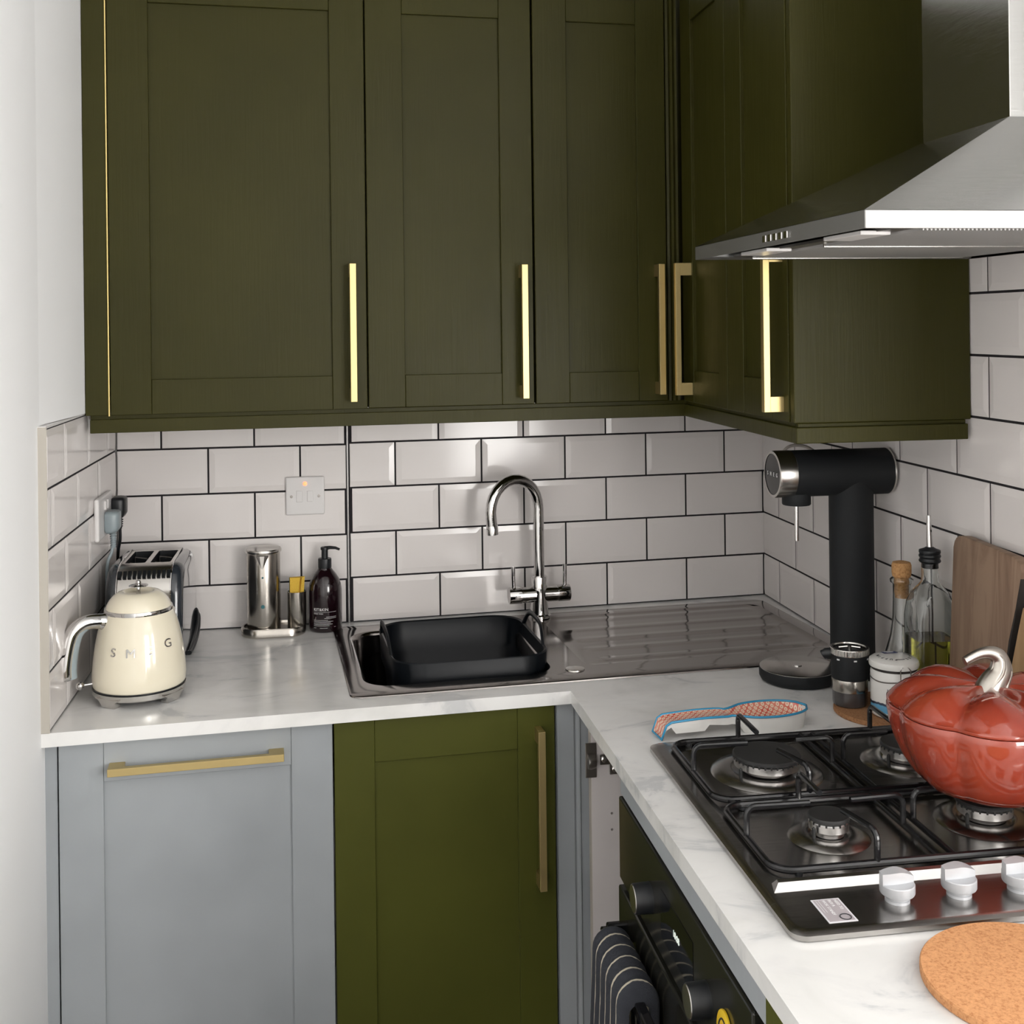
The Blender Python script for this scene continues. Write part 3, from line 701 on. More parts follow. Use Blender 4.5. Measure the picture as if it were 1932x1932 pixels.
# ------------------------------------------------------------------ kettle
KC = (-.389, -.462)
kt = thing('kettle', 'cream retro kettle with chrome lettering and base beside the left tiled wall', 'kettle', (KC[0], KC[1], CT))
m = MB(); m.lathe([(.0805, .026), (.0828, .030), (.0833, .045), (.0822, .062), (.0795, .085), (.0762, .106), (.0715, .128), (.066, .146), (.0605, .158), (.0585, .161)], 64); m.build('body', CREAM, kt, smooth=50)
m = MB(); m.lathe([(.0805, .0262), (.0822, .0268), (.0822, .0245), (.078, .0235)], 64, cap0=False, cap1=False); m.build('seam', BLACKPL, kt)
m = MB(); m.lathe([(.079, .012), (.082, .014), (.083, .0235), (.079, .0243), (.03, .0243), (.03, .012)], 64, cap0=False, cap1=False); base = m.build('base', SATIN, kt)
for k in range(4):
    a = math.radians(-124+90*k); m = MB()
    def fr(z, s, off):
        c = Vector((cos(a), sin(a), 0)); tt = Vector((-sin(a), cos(a), 0)); o = []
        for u, w in ((-1, -1), (1, -1), (1, 1), (-1, 1)): o.append(c*(.0665+off+w*.011*s)+tt*(u*.020*s)+Vector((0, 0, z)))
        return o
    m.loft([fr(0, .62, .004), fr(.002, .7, .005), fr(.013, .95, .005), fr(.017, 1.35, .001)], True, True); m.build('foot', SATIN, base, smooth=60)
m = MB(); m.lathe([(.0588, .158), (.0606, .1585), (.061, .163), (.0598, .1655), (.055, .166)], 64, cap0=False, cap1=False); m.build('rim', CHROME, kt)
m = MB(); m.lathe([(.058, .1655), (.0565, .171), (.052, .179), (.045, .187), (.037, .1925), (.0295, .1945), (.0265, .1935), (.024, .190), (.015, .188), (.001, .1875)], 64); ld = m.build('lid', CREAM, kt, smooth=60)
m = MB(); m.lathe([(.0042, .187), (.0035, .20), (.010, .2015), (.0172, .2030), (.0172, .2040), (.009, .2060), (.004, .2068), (.0052, .209), (.0040, .2125), (.001, .2135)], 36); m.build('knob', CHROME, ld)
# handle: leaves the shoulder, elbows out and drops
hz = math.radians(209); hd_ = Vector((cos(hz), sin(hz), 0)); up = Vector((0, 0, 1))
hp = smoothpath([hd_*.058+up*.146, hd_*.078+up*.150, hd_*.100+up*.149, hd_*.119+up*.135, hd_*.128+up*.106, hd_*.132+up*.075, hd_*.131+up*.054], 6)
m = MB(); m.tube(hp, [.0150]*4+[.0135]*(len(hp)-8)+[.0135, .013, .012, .009], 16, sq=.9); hn = m.build('handle', CHROME, kt, smooth=60)
hi = [p-hd_*.008 for p in hp[12:-1]]
m = MB(); m.tube(hi, .0112, 12, sq=.95); m.build('grip_inlay', GREYPLUG, hn, smooth=60)
sw_ = math.radians(196); sd = Vector((cos(sw_), sin(sw_), 0))
m = MB(); m.tube([sd*.078+up*.034, sd*.098+up*.033], .0022, 8); lv = m.build('switch_lever', CHROME, kt)
m = MB(); m.lathe([(.0075*sin(PI*k/12)+.0001, -.0075*cos(PI*k/12)) for k in range(13)], 20, tuple(sd*.103+up*.0328)); m.build('switch_ball', CHROME, lv)
sa = math.radians(34)
m = MB(); sv = Vector((cos(sa), sin(sa), 0)); tv = Vector((-sin(sa), cos(sa), 0))
secs = []
for u, z, w in ((.055, .118, .012), (.068, .135, .016), (.0735, .150, .018), (.066, .158, .016)):
    secs.append([sv*(u-.014)-tv*w+up*z, sv*u+up*(z-.001), sv*(u-.014)+tv*w+up*z, sv*(u-.03)+up*z])
m.loft(secs, True, True); m.build('spout', CREAM, kt, smooth=70)
def krad(z):
    pr = [(.026, .0805), (.045, .0833), (.062, .0822), (.085, .0795), (.106, .0762), (.128, .0715)]
    for (a, ra), (b, rb) in zip(pr, pr[1:]):
        if a <= z <= b: return ra+(rb-ra)*(z-a)/(b-a)
    return .08
for ch, ang, zc in (('S', -115, .100), ('M', -91.5, .0985), ('E', -67.5, .1005), ('G', -41, .1075)):
    v, f = text_geo(ch, .0215, .0012); m = MB(); vv = []
    a0 = math.radians(ang)
    for x, y, z in v:
        zz = zc+y; r = krad(zz)+.0008+z; th = a0+x*1.15/.08; vv.append((r*cos(th), r*sin(th), zz))
    m.add(vv, f); m.build('letter', CHROME, kt, smooth=None)

# ------------------------------------------------------------------ toaster
tr = thing('toaster', 'charcoal and chrome two-slot toaster in the corner behind the kettle', 'toaster', (-.409, -.160, CT))
TY0, TY1, TH_ = -.135, .135, .199
def tprof(s=0.0, top=0.0):
    """side profile in (y,z)"""
    p = [(TY0+.012+s, .018), (TY0+s, .03), (TY0+.004+s, .09), (TY0+.012+s, .130)]
    for k in range(1, 9):
        a = math.radians(180-90*k/8); p.append((TY0+.012+s+.055+.055*cos(a), .130+(TH_-.130-top)*sin(a)))
    q = [(-y, z) for y, z in p][::-1]
    return p+q
pc = tprof(); m = MB()
xc = .052
m.loft([[(-xc, y, z) for y, z in pc], [(xc, y, z) for y, z in pc]], True, True)
# leave the top open between the curves by rebuilding: shell faces only
m2 = MB(); n = len(pc); f2 = []
for fc in m.f:
    zs = [m.v[i][2] for i in fc]
    if len(fc) == 4 and min(zs) > TH_-.001: continue
    f2.append(fc)
m2.add(m.v, f2); m2.build('shell', SATIN, tr, smooth=30)
ya, yb = TY0+.067, -(TY0+.067)
slots = [(-.0445, -.0045), (.0055, .0455)]
m = MB(); m.poly([(-xc, ya), (xc, ya), (xc, yb), (-xc, yb)], TH_-.0004, TH_, [rrect(a, b, ya+.004, yb-.004, .004, 3) for a, b in slots], sides=True); m.build('top_plate', SATIN, tr, smooth=None)
for a, b in slots:
    rr_ = rrect(a, b, ya+.004, yb-.004, .004, 3)
    m = MB(); m.loft([[(x, y, TH_-.0002) for x, y in rr_], [(x, y, .06) for x, y in rr_]], False, True); sl = m.build('slot', BLACKPL, tr)
    for yy in (-.03, .03):
        m = MB(); m.tube([(a+.006, yy, TH_-.03), (a+.006, yy, TH_-.006), (b-.010, yy, TH_-.010)], .0016, 6); m.build('guide_wire', STEELDK, sl)
m = MB()
for k in range(11):
    x = -.047+.0094*k
    yv = TY0+.0300; zv = .1835
    MB().box(-.0032, .0032, -.0018, .004, -.0085, .0085, Matrix.Rotation(math.radians(-52), 4, 'X')).build('vent', BLACKPL, tr, smooth=None, M=Matrix.Translation((x, yv, zv)))
for s in (-1, 1):
    m = MB(); rings = []
    for xo, s_, tp_ in ((.0515, -.001, -.0005), (.060, -.002, -.001), (.069, .001, .003), (.0745, .008, .010), (.0755, .016, .018)):
        rings.append([(s*xo, y, z) for y, z in tprof(s_, tp_)])
    m.loft(rings, True, True); sd_ = m.build('side_panel', CHARCOAL, tr, smooth=50)
    m = MB(); m.tube([(s*.0525, y, z+.0006) for y, z in tprof(-.0016, -.0016)[1:-1]], .0016, 6); m.build('seam', CHROME, sd_)
m = MB(); m.loft([[(x, y, z) for x, y in rrect(-.07+e, .07-e, TY0+.008+e, -TY0-.008-e, .02, 4)] for e, z in ((.004, 0), (0, .004), (0, .02))], True, True); m.build('base', BLACKPL, tr)
# printed warning triangle and the lever plate on the end
tri = [(-.038, .098), (-.020, .098), (-.029, .116)]
m = MB(); m.tube([(x, TY0+.0055-(z-.09)*-.15, z) for x, z in tri], .0006, 5, closed=True); m.build('triangle_mark', DARKINK, tr)
m = MB(); m.box(.018, .050, TY0-.002, TY0+.01, .055, .122); m.build('control_plate', BLACKGL, tr, smooth=None, bevel=(.003, 2))
for q, (dx, dz) in enumerate(((0, 0), (.004, .006), (.007, -.002))):
    m = MB(); m.tube(smoothpath([(.072+dx, -.045, .006), (.074+dx, .01, .008+dz), (.075+dx, .06, .016+dz), (.075+dx, .095, .032+dz), (.070+dx, .120, .050+dz), (.055, .132, .050+dz)], 6), .0045, 8); m.build('cable', BLACKPL, tr)

# ------------------------------------------------------------------ socket and plugs on the left wall
so = thing('wall_socket', 'white double wall socket on the left tiled wall', 'socket', (-.5068, -.185, 1.192), PI/2)
MB().box(-.073, .073, -.0105, -.0005, -.043, .043).build('plate', WHITEPL, so, smooth=None, bevel=(.004, 3))
for x in (-.012, .012): MB().box(x-.006, x+.006, -.0145, -.010, .014, .032).build('rocker', WHITEPL, so, smooth=None, bevel=(.001, 1))
def plug(name, label, mat, x, zt, ribs, path):
    p = thing(name, label, 'plug', (-.4955, -.185+x, 1.192), PI/2, 'plugs in the wall socket')
    m = MB(); secs = []
    for yy, s_, dz in ((.0, .92, 0), (-.004, 1.0, 0), (-.014, 1.0, 0), (-.022, .92, .001), (-.0265, .72, .003)):
        secs.append([(a*s_, yy, b*s_+dz+zt) for a, b in rrect(-.024, .024, -.024, .022, .009, 4)])
    m.loft(secs, True, True); m.build('plug_body', mat, p, smooth=50)
    m = MB()
    for k in range(ribs): m.lathe([(.0044, -.0012), (.0072-.0003*k, -.0010), (.0072-.0003*k, .0010), (.0044, .0012)], 14, (0, -.013, zt-.0275-.0046*k))
    m.lathe([(.0045, -.028-.0046*ribs), (.0050, -.020)], 14, (0, -.013, zt)); m.build('strain_relief', mat, p)
    m = MB(); m.tube(smoothpath([(0, -.013, zt-.04)]+path, 6), .0034, 8); m.build('cable', mat, p, smooth=60)
plug('plug', 'grey plug with ribbed cable sleeve in the white wall socket', GREYPLUG, .012-.01, -.012, 6, [(-.002, -.010, -.075), (-.006, -.002, -.10), (-.01, -.0005, -.16), (-.02, -.0005, -.28)])
plug('plug', 'black plug in the white wall socket nearer the tiled corner', BLACKPL, .078, .006, 4, [(.006, -.012, -.065), (.018, -.006, -.090), (.040, -.001, -.13), (.060, -.0005, -.22)])

# ------------------------------------------------------------------ fused switch on the back wall
sw = thing('fused_switch', 'white fused switch plate with glowing red light on the tiles', 'switch', (-.096, -.0005-.0003, 1.194), .005)
MB().box(-.043, .043, -.0085, -.0002, -.043, .043).build('plate', WHITEPL, sw, smooth=None, bevel=(.003, 3))
MB().box(-.0195, -.0055, -.0098, -.008, -.014, .012).build('fuse_carrier', WHITEPL, sw, smooth=None, bevel=(.0008, 1))
m = MB(); m.box(.0035, .0185, -.0088, -.0082, -.0145, .0125); m.build('rocker_frame', WHITEPL, sw, smooth=None)
MB().box(.0045, .0175, -.0105, -.008, -.0135, .0115).build('rocker', WHITEPL, sw, smooth=None, bevel=(.0012, 2))
for x in (-.0305, .0305):
    m = MB(); m.lathe([(.0034, 0), (.0034, .0009), (.0005, .0011)], 14, M=Matrix.Translation((x, -.0085, -.001)) @ Matrix.Rotation(PI/2, 4, 'X')); m.build('screw', STEELDK, sw)
m = MB(); m.lathe([(.0045, 0), (.0045, .0012), (.001, .002)], 16, M=Matrix.Translation((0, -.0085, .0275)) @ Matrix.Rotation(PI/2, 4, 'X')); m.build('neon_lamp', pm('red_neon', (.8, .12, .05), .4, emit=((1, .18, .07), 3.0)), sw)

# ------------------------------------------------------------------ soap dispenser with sponge cup
dp = thing('soap_dispenser', 'brushed steel sensor soap dispenser with sponge cup on one tray', 'soap dispenser', (-.166, -.063, CT))
m = MB(); m.loft([[(x, y, z) for x, y in rrect(-.070+e, .070-e, -.042+e, .042-e, .038-e, 8)] for e, z in ((.003, 0), (0, .003), (0, .017), (.0025, .020), (.006, .020), (.007, .015))], True, True); m.build('tray', DISPST, dp, smooth=40)
m = MB(); m.lathe([(.0355, .015), (.0365, .018), (.0365, .178), (.0355, .181)], 48, (-.021, .002, 0)); m.build('cylinder', DISPST, dp)
m = MB(); m.lathe([(.0385, .1815), (.0395, .183), (.0395, .187), (.038, .1895), (.001, .1905)], 48, (-.021, .002, 0)); m.build('lid', SATIN, dp)
m = MB(); cxs = -.021
m.loft([[(cxs-.013, -.0335, .180), (cxs+.013, -.0335, .180), (cxs+.013, -.0335, .176), (cxs-.013, -.0335, .176)],
        [(cxs-.009, -.043, .180), (cxs+.009, -.043, .180), (cxs+.004, -.043, .158), (cxs-.004, -.043, .158)],
        [(cxs-.005, -.049, .180), (cxs+.005, -.049, .180), (cxs+.002, -.048, .153), (cxs-.002, -.048, .153)]], True, True); m.build('nozzle', SATIN, dp, smooth=30)
for z, s_ in ((.131, .0022), (.068, .0042)):
    m = MB(); m.lathe([(s_, 0), (s_*.9, .0008), (.0003, .001)], 16, M=Matrix.Translation((cxs, -.0345, z)) @ Matrix.Rotation(PI/2, 4, 'X') @ Matrix.Scale(1, 4)); m.build('sensor_button', TEAL, dp)
m = MB(); m.lathe([(.0195, .015), (.0205, .017), (.0205, .0915), (.019, .0915), (.019, .03), (.001, .03)], 40, (.0505, .002, 0)); m.build('sponge_cup', DISPST, dp)
spg = thing('sponge', 'yellow sponge with green scourer standing in the steel cup', 'sponge', (-.1155, -.061, CT+.031), .15)
m = MB(); secs = []
for z, w, dx in ((0, .0145, 0), (.05, .0150, 0), (.075, .0160, .001), (.0915, .0165, .0015)):
    g = -.0095 if z < .06 else -.0015; gx = dx+.004+.1*max(0, z-.06); secs.append([(dx-w, -.0065, z), (gx-.0022, -.0105, z), (gx, g, z), (gx+.0022, -.0100, z), (dx+w*.95, -.0065, z+.001), (dx+w, .003, z), (dx-w, .003, z)])
m.loft(secs, True, True); m.build('foam', SPONGEY, spg, smooth=40)
MB().box(-.0155, .0175, .0032, .0075, 0, .090).build('scourer', SPONGEG, spg, smooth=None, bevel=(.001, 1))

# ------------------------------------------------------------------ hand wash bottle
hb_ = thing('hand_wash_bottle', 'dark amber pump bottle with white print beside the sink', 'bottle', (-.0535, -.050, CT))
m = MB(); m.lathe([(.030, 0), (.0345, .002), (.0365, .006), (.0368, .075), (.0365, .090), (.0350, .102), (.031, .114), (.0245, .125), (.018, .133), (.0145, .138), (.0140, .146)], 56); m.build('bottle_body', AMBER, hb_, smooth=50)
m = MB(); m.lathe([(.0145, .1385), (.0148, .14), (.0148, .157), (.0142, .159), (.0072, .1595), (.0072, .178), (.009, .1785), (.009, .1825), (.0085, .184), (.001, .184)], 36); pmp = m.build('pump', BLACKPL, hb_)
m = MB(); m.tube([(0, 0, .1815), (.012, -.003, .1832), (.024, -.006, .1825), (.033, -.008, .179)], [.0045, .0038, .0032, .0026], 10); m.build('spout', BLACKPL, pmp)
def on_bottle(body, size, x0, z, al='LEFT', depth=.0001, sp=1.0):
    v, f = text_geo(body, size, depth, al, sp); vv = []
    for x, y, zz in v:
        th = -PI/2-.22+(x0+x)/.0368; r = .0371+zz; vv.append((r*cos(th), r*sin(th), z+y))
    m = MB(); m.add(vv, f); return m.build('lettering', WHITEINK, hb_, smooth=None)
on_bottle('KIT&KIN', .0088, -.0185, .0525); on_bottle('HAND WASH', .0036, -.0185, .0435)
def line_on_bottle(xa, xb, z, th_=.00035):
    m = MB(); rg = []
    for k in range(9):
        x = xa+(xb-xa)*k/8; th = -PI/2-.22+x/.0368; rg.append([(.0370*cos(th), .0370*sin(th), z-th_), (.0370*cos(th), .0370*sin(th), z+th_), (.0374*cos(th), .0374*sin(th), z+th_), (.0374*cos(th), .0374*sin(th), z-th_)])
    m.loft(rg, True, True); return m.build('print_line', WHITEINK, hb_)
line_on_bottle(-.0185, .033, .0470, .0002)
for k, (a, b) in enumerate(((.010, .033), (.006, .033), (-.0185, .014), (-.0185, .026), (-.0185, .020), (-.0185, .024), (-.0185, .017))): line_on_bottle(a, b, .0365-.0030*k-(.0012 if k > 1 else 0), .0003)
line_on_bottle(-.0185, -.0125, .0125, .0003); line_on_bottle(-.004, .013, .0120, .0003); line_on_bottle(.028, .032, .0135, .0003)

# ------------------------------------------------------------------ black T-shaped appliance
ap = thing('drink_machine', 'matte black column appliance with horizontal round head and silver ring', 'appliance', (.829, -.598, CT))
m = MB(); m.lathe([(.062, 0), (.069, .003), (.0725, .009), (.0730, .022), (.0720, .0245)], 56); m.build('base', RUBBER, ap)
m = MB(); m.lathe([(.0715, .0242), (.0716, .0255), (.0695, .0268), (.001, .0272)], 56); bt_ = m.build('base_top', SATIN, ap)
m = MB(); m.lathe([(.0085, .0272), (.0085, .0288), (.0065, .029), (.001, .028)], 24, (-.002, .0, 0)); m.build('drip_hole', CHROME, bt_)
TX = .109
m = MB(); m.loft([[(x, y, z) for x, y in rrect(.03, TX+.035, -.036, .036, .034, 6)] for z in (.0, .020)], True, True); m.build('foot', RUBBER, ap)
m = MB(); m.lathe([(.0412, .004), (.0412, .40)], 48, (TX, 0, 0)); m.build('column', RUBBER, ap)
HZc = .3885
Mh = Matrix.Translation((0, 0, HZc)) @ Matrix.Rotation(-PI/2, 4, 'Y')     # local z -> -x
m = MB(); m.lathe([(.040, -.183), (.0435, -.181), (.0437, -.178), (.0437, .012)], 48, M=Mh); hdp = m.build('head', RUBBER, ap)
m = MB(); m.lathe([(.0437, .0122), (.0443, .013), (.0443, .043), (.0430, .0465), (.0385, .0470)], 48, M=Mh, cap0=False, cap1=False); m.build('ring', SATIN, ap)
m = MB(); m.lathe([(.0389, .0462), (.001, .0466)], 48, M=Mh, cap0=False); fc = m.build('face', BLACKGL, ap)
m = MB(); m.lathe([(.0437, -.1785), (.0441, -.180), (.0437, -.1822), (.040, -.183)], 48, M=Mh, cap0=False, cap1=False); m.build('rear_ring', SATIN, ap)
for k, ch in enumerate('SMEG'):
    v, f = text_geo(ch, .0105, .0001, off=.0002); m = MB(); m.add(v, f, Matrix.Translation((-.0470, .0225-.015*k, HZc)) @ Matrix.Rotation(-PI/2, 4, 'Z') @ RX90); m.build('letter', WHITEINK, fc, smooth=None)
m = MB(); m.lathe([(.0255, .330), (.0268, .332), (.0268, .352)], 40, (0, 0, 0)); m.build('nozzle_housing', RUBBER, ap)
m = MB(); m.tube([(0, 0, .333), (0, 0, .262)], .0042, 14); m.build('nozzle', CHROME, ap)
cb = thing('white_cable', 'white cable looping behind the black column appliance under the pelmet', 'cable', (.90, -.455, 1.30))
m = MB(); m.tube(smoothpath([(-.045, 0, -.030), (-.043, 0, .004), (-.025, 0, .024), (.010, 0, .022), (.045, 0, -.002), (.085, .004, -.040), (.108, .006, -.100), (.108, .006, -.20), (.100, .004, -.395)], 6), .0032, 8); m.build('cord', pm('white_cord', (.55, .50, .46), .5), cb)

# ------------------------------------------------------------------ coffee corner: mat, grinder, jar, bottles, boards
MT = (.904, -.800)
m = MB(); m.lathe([(.087, 0), (.088, .001), (.088, .0065), (.087, .008), (.001, .008)], 56)
tag(m.build('cork_mat', CORKDK, M=Matrix.Translation((MT[0], MT[1], CT))), 'round brown cork mat under the coffee grinder and the jar', 'mat')
gr = thing('coffee_grinder', 'small black hand coffee grinder with steel band and silver knurled top', 'coffee grinder', (.852, -.770, CT+.008))
m = MB(); m.lathe([(.0270, 0), (.0292, .002), (.0298, .006), (.0302, .026)], 44); m.build('grounds_cup', SMOKE, gr)
m = MB(); m.lathe([(.0306, .026), (.0308, .027), (.0308, .0455), (.0305, .0465)], 44); m.build('band', DISPST, gr)
m = MB(); m.lathe([(.0308, .0465), (.0315, .05), (.0322, .086), (.0318, .0885)], 44); m.build('grip_sleeve', RUBBER, gr)
m = MB(); seg = 88; rings = []
for z, am, r in ((.0885, 0, .0325), (.0895, 1, .0335), (.0985, 1, .0335), (.0997, 0, .0325), (.0997, 0, .0285), (.0975, 0, .0280)):
    rings.append([((r-.0007*am*(k % 2))*cos(2*PI*k/seg), (r-.0007*am*(k % 2))*sin(2*PI*k/seg), z) for k in range(seg)])
m.loft(rings, False, False); m.build('knurled_ring', SATIN, gr, smooth=25)
m = MB(); m.lathe([(.028, .0945), (.001, .0947)], 40); m.build('top_disc', BLACKPL, gr)
m = MB(); m.tube([(-.018, .004, .0985), (0, 0, .1005), (.017, -.006, .0985)], .0022, 8); m.lathe([(.004, .094), (.004, .102), (.001, .1025)], 14); m.build('cross_arm', SATIN, gr)
for a in (-150, -97, -45):
    m = MB(); m.box(.0318, .0326, -.0026, .0026, .0815, .084, Matrix.Rotation(math.radians(a), 4, 'Z')); m.build('mark', WHITEINK, gr, smooth=None)
m = MB(); m.tube(smoothpath([(-.024, .006, .088), (-.038, .012, .086), (-.044, .014, .083)], 4), [.010]*5+[.0085]*3+[.006], 12, sq=.7); m.build('crank_knob', BLACKPL, gr)

jr = thing('ceramic_jar', 'white ceramic clip-top jar with blue wave painting and printed lid', 'jar', (.902, -.834, CT+.008)); jr.scale = (1, 1, 1.18)
JARM = pm('painted_jar_glaze', (.74, .73, .70), .18, 0, .3)
_tc = nd(JARM, 'ShaderNodeTexCoord'); _sp = nd(JARM, 'ShaderNodeSeparateXYZ'); lk(JARM, _tc, 'Object', _sp, 'Vector')
_n = noise(JARM, coords(JARM, (1, 1, .5)), 38, 2); _ad = nd(JARM, 'ShaderNodeMath', operation='MULTIPLY_ADD'); _ad.inputs[1].default_value = .018; lk(JARM, _n, 'Fac', _ad, 0); JARM.node_tree.links.new(_sp.outputs['Z'], _ad.inputs[2])
_mr = nd(JARM, 'ShaderNodeMapRange'); _mr.inputs['From Max'].default_value = .07; lk(JARM, _ad, 'Value', _mr, 'Value')
_rm = ramp(JARM, _mr, 'Result', [(0, (.74, .73, .70)), (.22, (.74, .73, .70)), (.24, (.10, .34, .56)), (.36, (.13, .38, .60)), (.38, (.02, .03, .06)), (.415, (.02, .03, .06)), (.43, (.74, .73, .70)), (.56, (.74, .73, .70)), (.60, (.74, .73, .70))]); _rm.color_ramp.interpolation = 'LINEAR'
lk(JARM, _rm, 'Color', bsdf(JARM), 'Base Color')
m = MB(); m.lathe([(.034, 0), (.0372, .002), (.0385, .006), (.0388, .062), (.0375, .066)], 56); jb = m.build('jar_body', JARM, jr)
m = MB(); m.tube([(.0383*cos(a), .0383*sin(a), .0535+.0012*sin(3*a)) for a in [2*PI*k/48 for k in range(48)]], .0013, 6, closed=True); m.build('wire_band', STEELDK, jr)
m = MB(); m.lathe([(.0375, .0665), (.0380, .067), (.0380, .0695), (.0375, .070)], 56, cap0=False, cap1=False); m.build('rubber_seal', BARK, jr)
m = MB(); m.lathe([(.037, .0700), (.0405, .0705), (.0415, .0745), (.040, .079), (.034, .0825), (.020, .0845), (.001, .085)], 56); ldj = m.build('jar_lid', CERAM, jr)
m = MB(); m.box(-.0125, .0125, -.0065, .0065, 0, .0004); m.build('lid_label', NAVYINK, ldj, smooth=None, M=Matrix.Translation((0, .016, .0847)) @ Matrix.Rotation(-.07, 4, 'X'))
for k, (w, yy) in enumerate(((.008, .0025), (.006, -.0022))): MB().box(-w, w, yy-.0009, yy+.0009, .0004, .0006).build('label_line', WHITEINK, ldj, smooth=None, M=Matrix.Translation((0, .016, .0847)) @ Matrix.Rotation(-.07, 4, 'X'))
def lid_text(body, a_mid, size=.0078, rad_=.0265):
    n = len(body)
    for k, ch in enumerate(body):
        a = math.radians(a_mid)-(k-(n-1)/2)*size*.98/rad_
        v, f = text_geo(ch, size, .0001); m = MB()
        M_ = Matrix.Translation((rad_*cos(a), rad_*sin(a), .0842)) @ Matrix.Rotation(a+PI/2, 4, 'Z') @ Matrix.Rotation(.13, 4, 'X') @ Matrix.Rotation(PI, 4, 'Z')
        m.add(v, f, M_); m.build('lettering', DARKINK, ldj, smooth=None)
lid_text('PUFFIN', -150); lid_text('WALES', -32)
m = MB(); m.tube([(.0262*cos(math.radians(a)), .0262*sin(math.radians(a)), .0843) for a in range(-105, -74, 5)], .0004, 5); m.build('lettering_dash', DARKINK, ldj)
m = MB(); m.tube([(-.009, -.0415, .072), (-.009, -.0425, .040), (.009, -.0425, .040), (.009, -.0415, .072), (.005, -.040, .0755), (-.005, -.040, .0755)], .0010, 8, closed=True); m.build('clip_bail', STEELDK, jr)
m = MB(); m.box(-.004, .010, -.0428, -.0395, .030, .052); m.build('clip_lever', STEELDK, jr, smooth=None, bevel=(.001, 1))
m = MB(); pts = [(-.0392, 0)]
fish = [(-.75, .044), (-.60, .0405), (-.42, .0375), (-.25, .0335), (-.30, .0315), (-.45, .033), (-.52, .0305), (-.60, .035), (-.74, .0400)]
vv = [(.0391*cos(-PI/2+a), .0391*sin(-PI/2+a), z) for a, z in fish]; vv2 = [(p[0]*.985, p[1]*.985, p[2]) for p in vv]; k = len(vv)
m.add(vv+vv2, [tuple(range(k)), tuple(range(2*k-1, k-1, -1))]+[(i, (i+1) % k, (i+1) % k+k, i+k) for i in range(k)]); m.build('painted_fish', NAVYINK, jb, smooth=None)

def glass_shell(prof, th, seg=40):
    inner = [(max(r-th, .0005), z+(th if i == 0 else 0)) for i, (r, z) in enumerate(prof)]
    return prof+inner[::-1]
cbot = thing('cork_stoppered_bottle', 'clear conical glass bottle with cork stopper and inner tube by the tiles', 'bottle', (.972, -.728, CT))
pr = [(.036, 0), (.0395, .004), (.0400, .012), (.0375, .045), (.030, .078), (.0205, .112), (.0165, .145), (.0155, .185), (.0160, .203), (.020, .206), (.0205, .211), (.0165, .214)]
m = MB(); m.lathe(glass_shell(pr, .0022), 48, cap0=True, cap1=True); m.build('glass', GLASS, cbot, smooth=60)
m = MB(); m.lathe([(.0115, .178), (.0130, .190), (.0135, .215), (.0160, .2165), (.0172, .224), (.0172, .236), (.0155, .241), (.008, .243), (.001, .2432)], 32); m.build('cork', CORKST, cbot)
m = MB(); m.tube(smoothpath([(.006, -.006, .172), (.010, -.009, .160), (.011, -.010, .13), (.012, -.012, .10), (.008, -.012, .088)], 5), .0032, 10); m.build('inner_tube', GLASS, cbot, smooth=60)

ob = thing('oil_bottle', 'square glass olive oil bottle with black and steel pourer', 'bottle', (.976, -.822, CT), -.12)
def sqring(hw, z, r): return [(x, y, z) for x, y in rrect(-hw, hw, -hw, hw, min(r, hw*.999), 6)]
po = [(.033, 0, .008), (.0355, .003, .010), (.036, .010, .010), (.036, .165, .011), (.0345, .190, .016), (.029, .208, .022), (.021, .219, .0205), (.0155, .226, .0152), (.0145, .232, .0142), (.0140, .262, .0138)]
rings = [sqring(*a) for a in [(p[0], p[1], p[2]) for p in po]]
inn = [sqring(p[0]-.0024, p[1]+(.004 if i == 0 else 0), max(p[2]-.0022, .004)) for i, p in enumerate(po)][::-1]
m = MB(); m.loft(rings+inn, True, True); m.build('glass', GLASS, ob, smooth=60)
m = MB(); m.loft([sqring(.0300, .005, .006), sqring(.0331, .009, .008), sqring(.0331, .132, .0085)], True, True); m.build('oil', OIL, ob, smooth=60)
m = MB(); prs = [(.0125, .250), (.0135, .258), (.0172, .260), (.0185, .2625), (.0172, .265), (.0165, .267), (.0185, .270), (.0180, .2725), (.0168, .274), (.0182, .277), (.0178, .2805), (.010, .2835), (.006, .286), (.001, .286)]
m.lathe(prs, 32); pr_ = m.build('pourer', BLACKPL, ob)
m = MB(); m.tube([(0, 0, .285), (-.0005, 0, .30), (-.001, 0, .325), (-.001, 0, .340)], [.0052, .0050, .0042, .0034], 14); m.build('pour_spout', CHROME, pr_)
m = MB(); m.tube([(.003, .002, .25), (.004, .003, .18), (.005, .004, .06)], .0016, 6); m.build('breather_tube', CASTBLK, pr_)
def chopping(name, label, poly, mat, loc, lean, edge=None):
    # board local: u along -y (towards the camera), z up, thickness in x
    o = thing(name, label, 'chopping board', loc)
    M_ = Matrix.Rotation(lean, 4, 'Y')
    m = MB(); m.poly(poly, -.009, .009, axis='x', M=M_ @ Matrix.Scale(-1, 4, (0, 1, 0))); m.build('board', mat, o, smooth=40, bevel=(.0025, 2))
    if edge:
        m = MB(); m.poly(edge, -.0093, .0093, axis='x', M=M_ @ Matrix.Scale(-1, 4, (0, 1, 0))); m.build('bark_edge', BARK, o, smooth=40)
    return o
b1 = [(0, 0), (.150, 0), (.155, .06), (.160, .12), (.170, .18), (.186, .235), (.198, .29), (.193, .302), (.175, .310), (.03, .316), (.019, .3145), (.010, .310), (.0045, .303), (.0015, .293)]
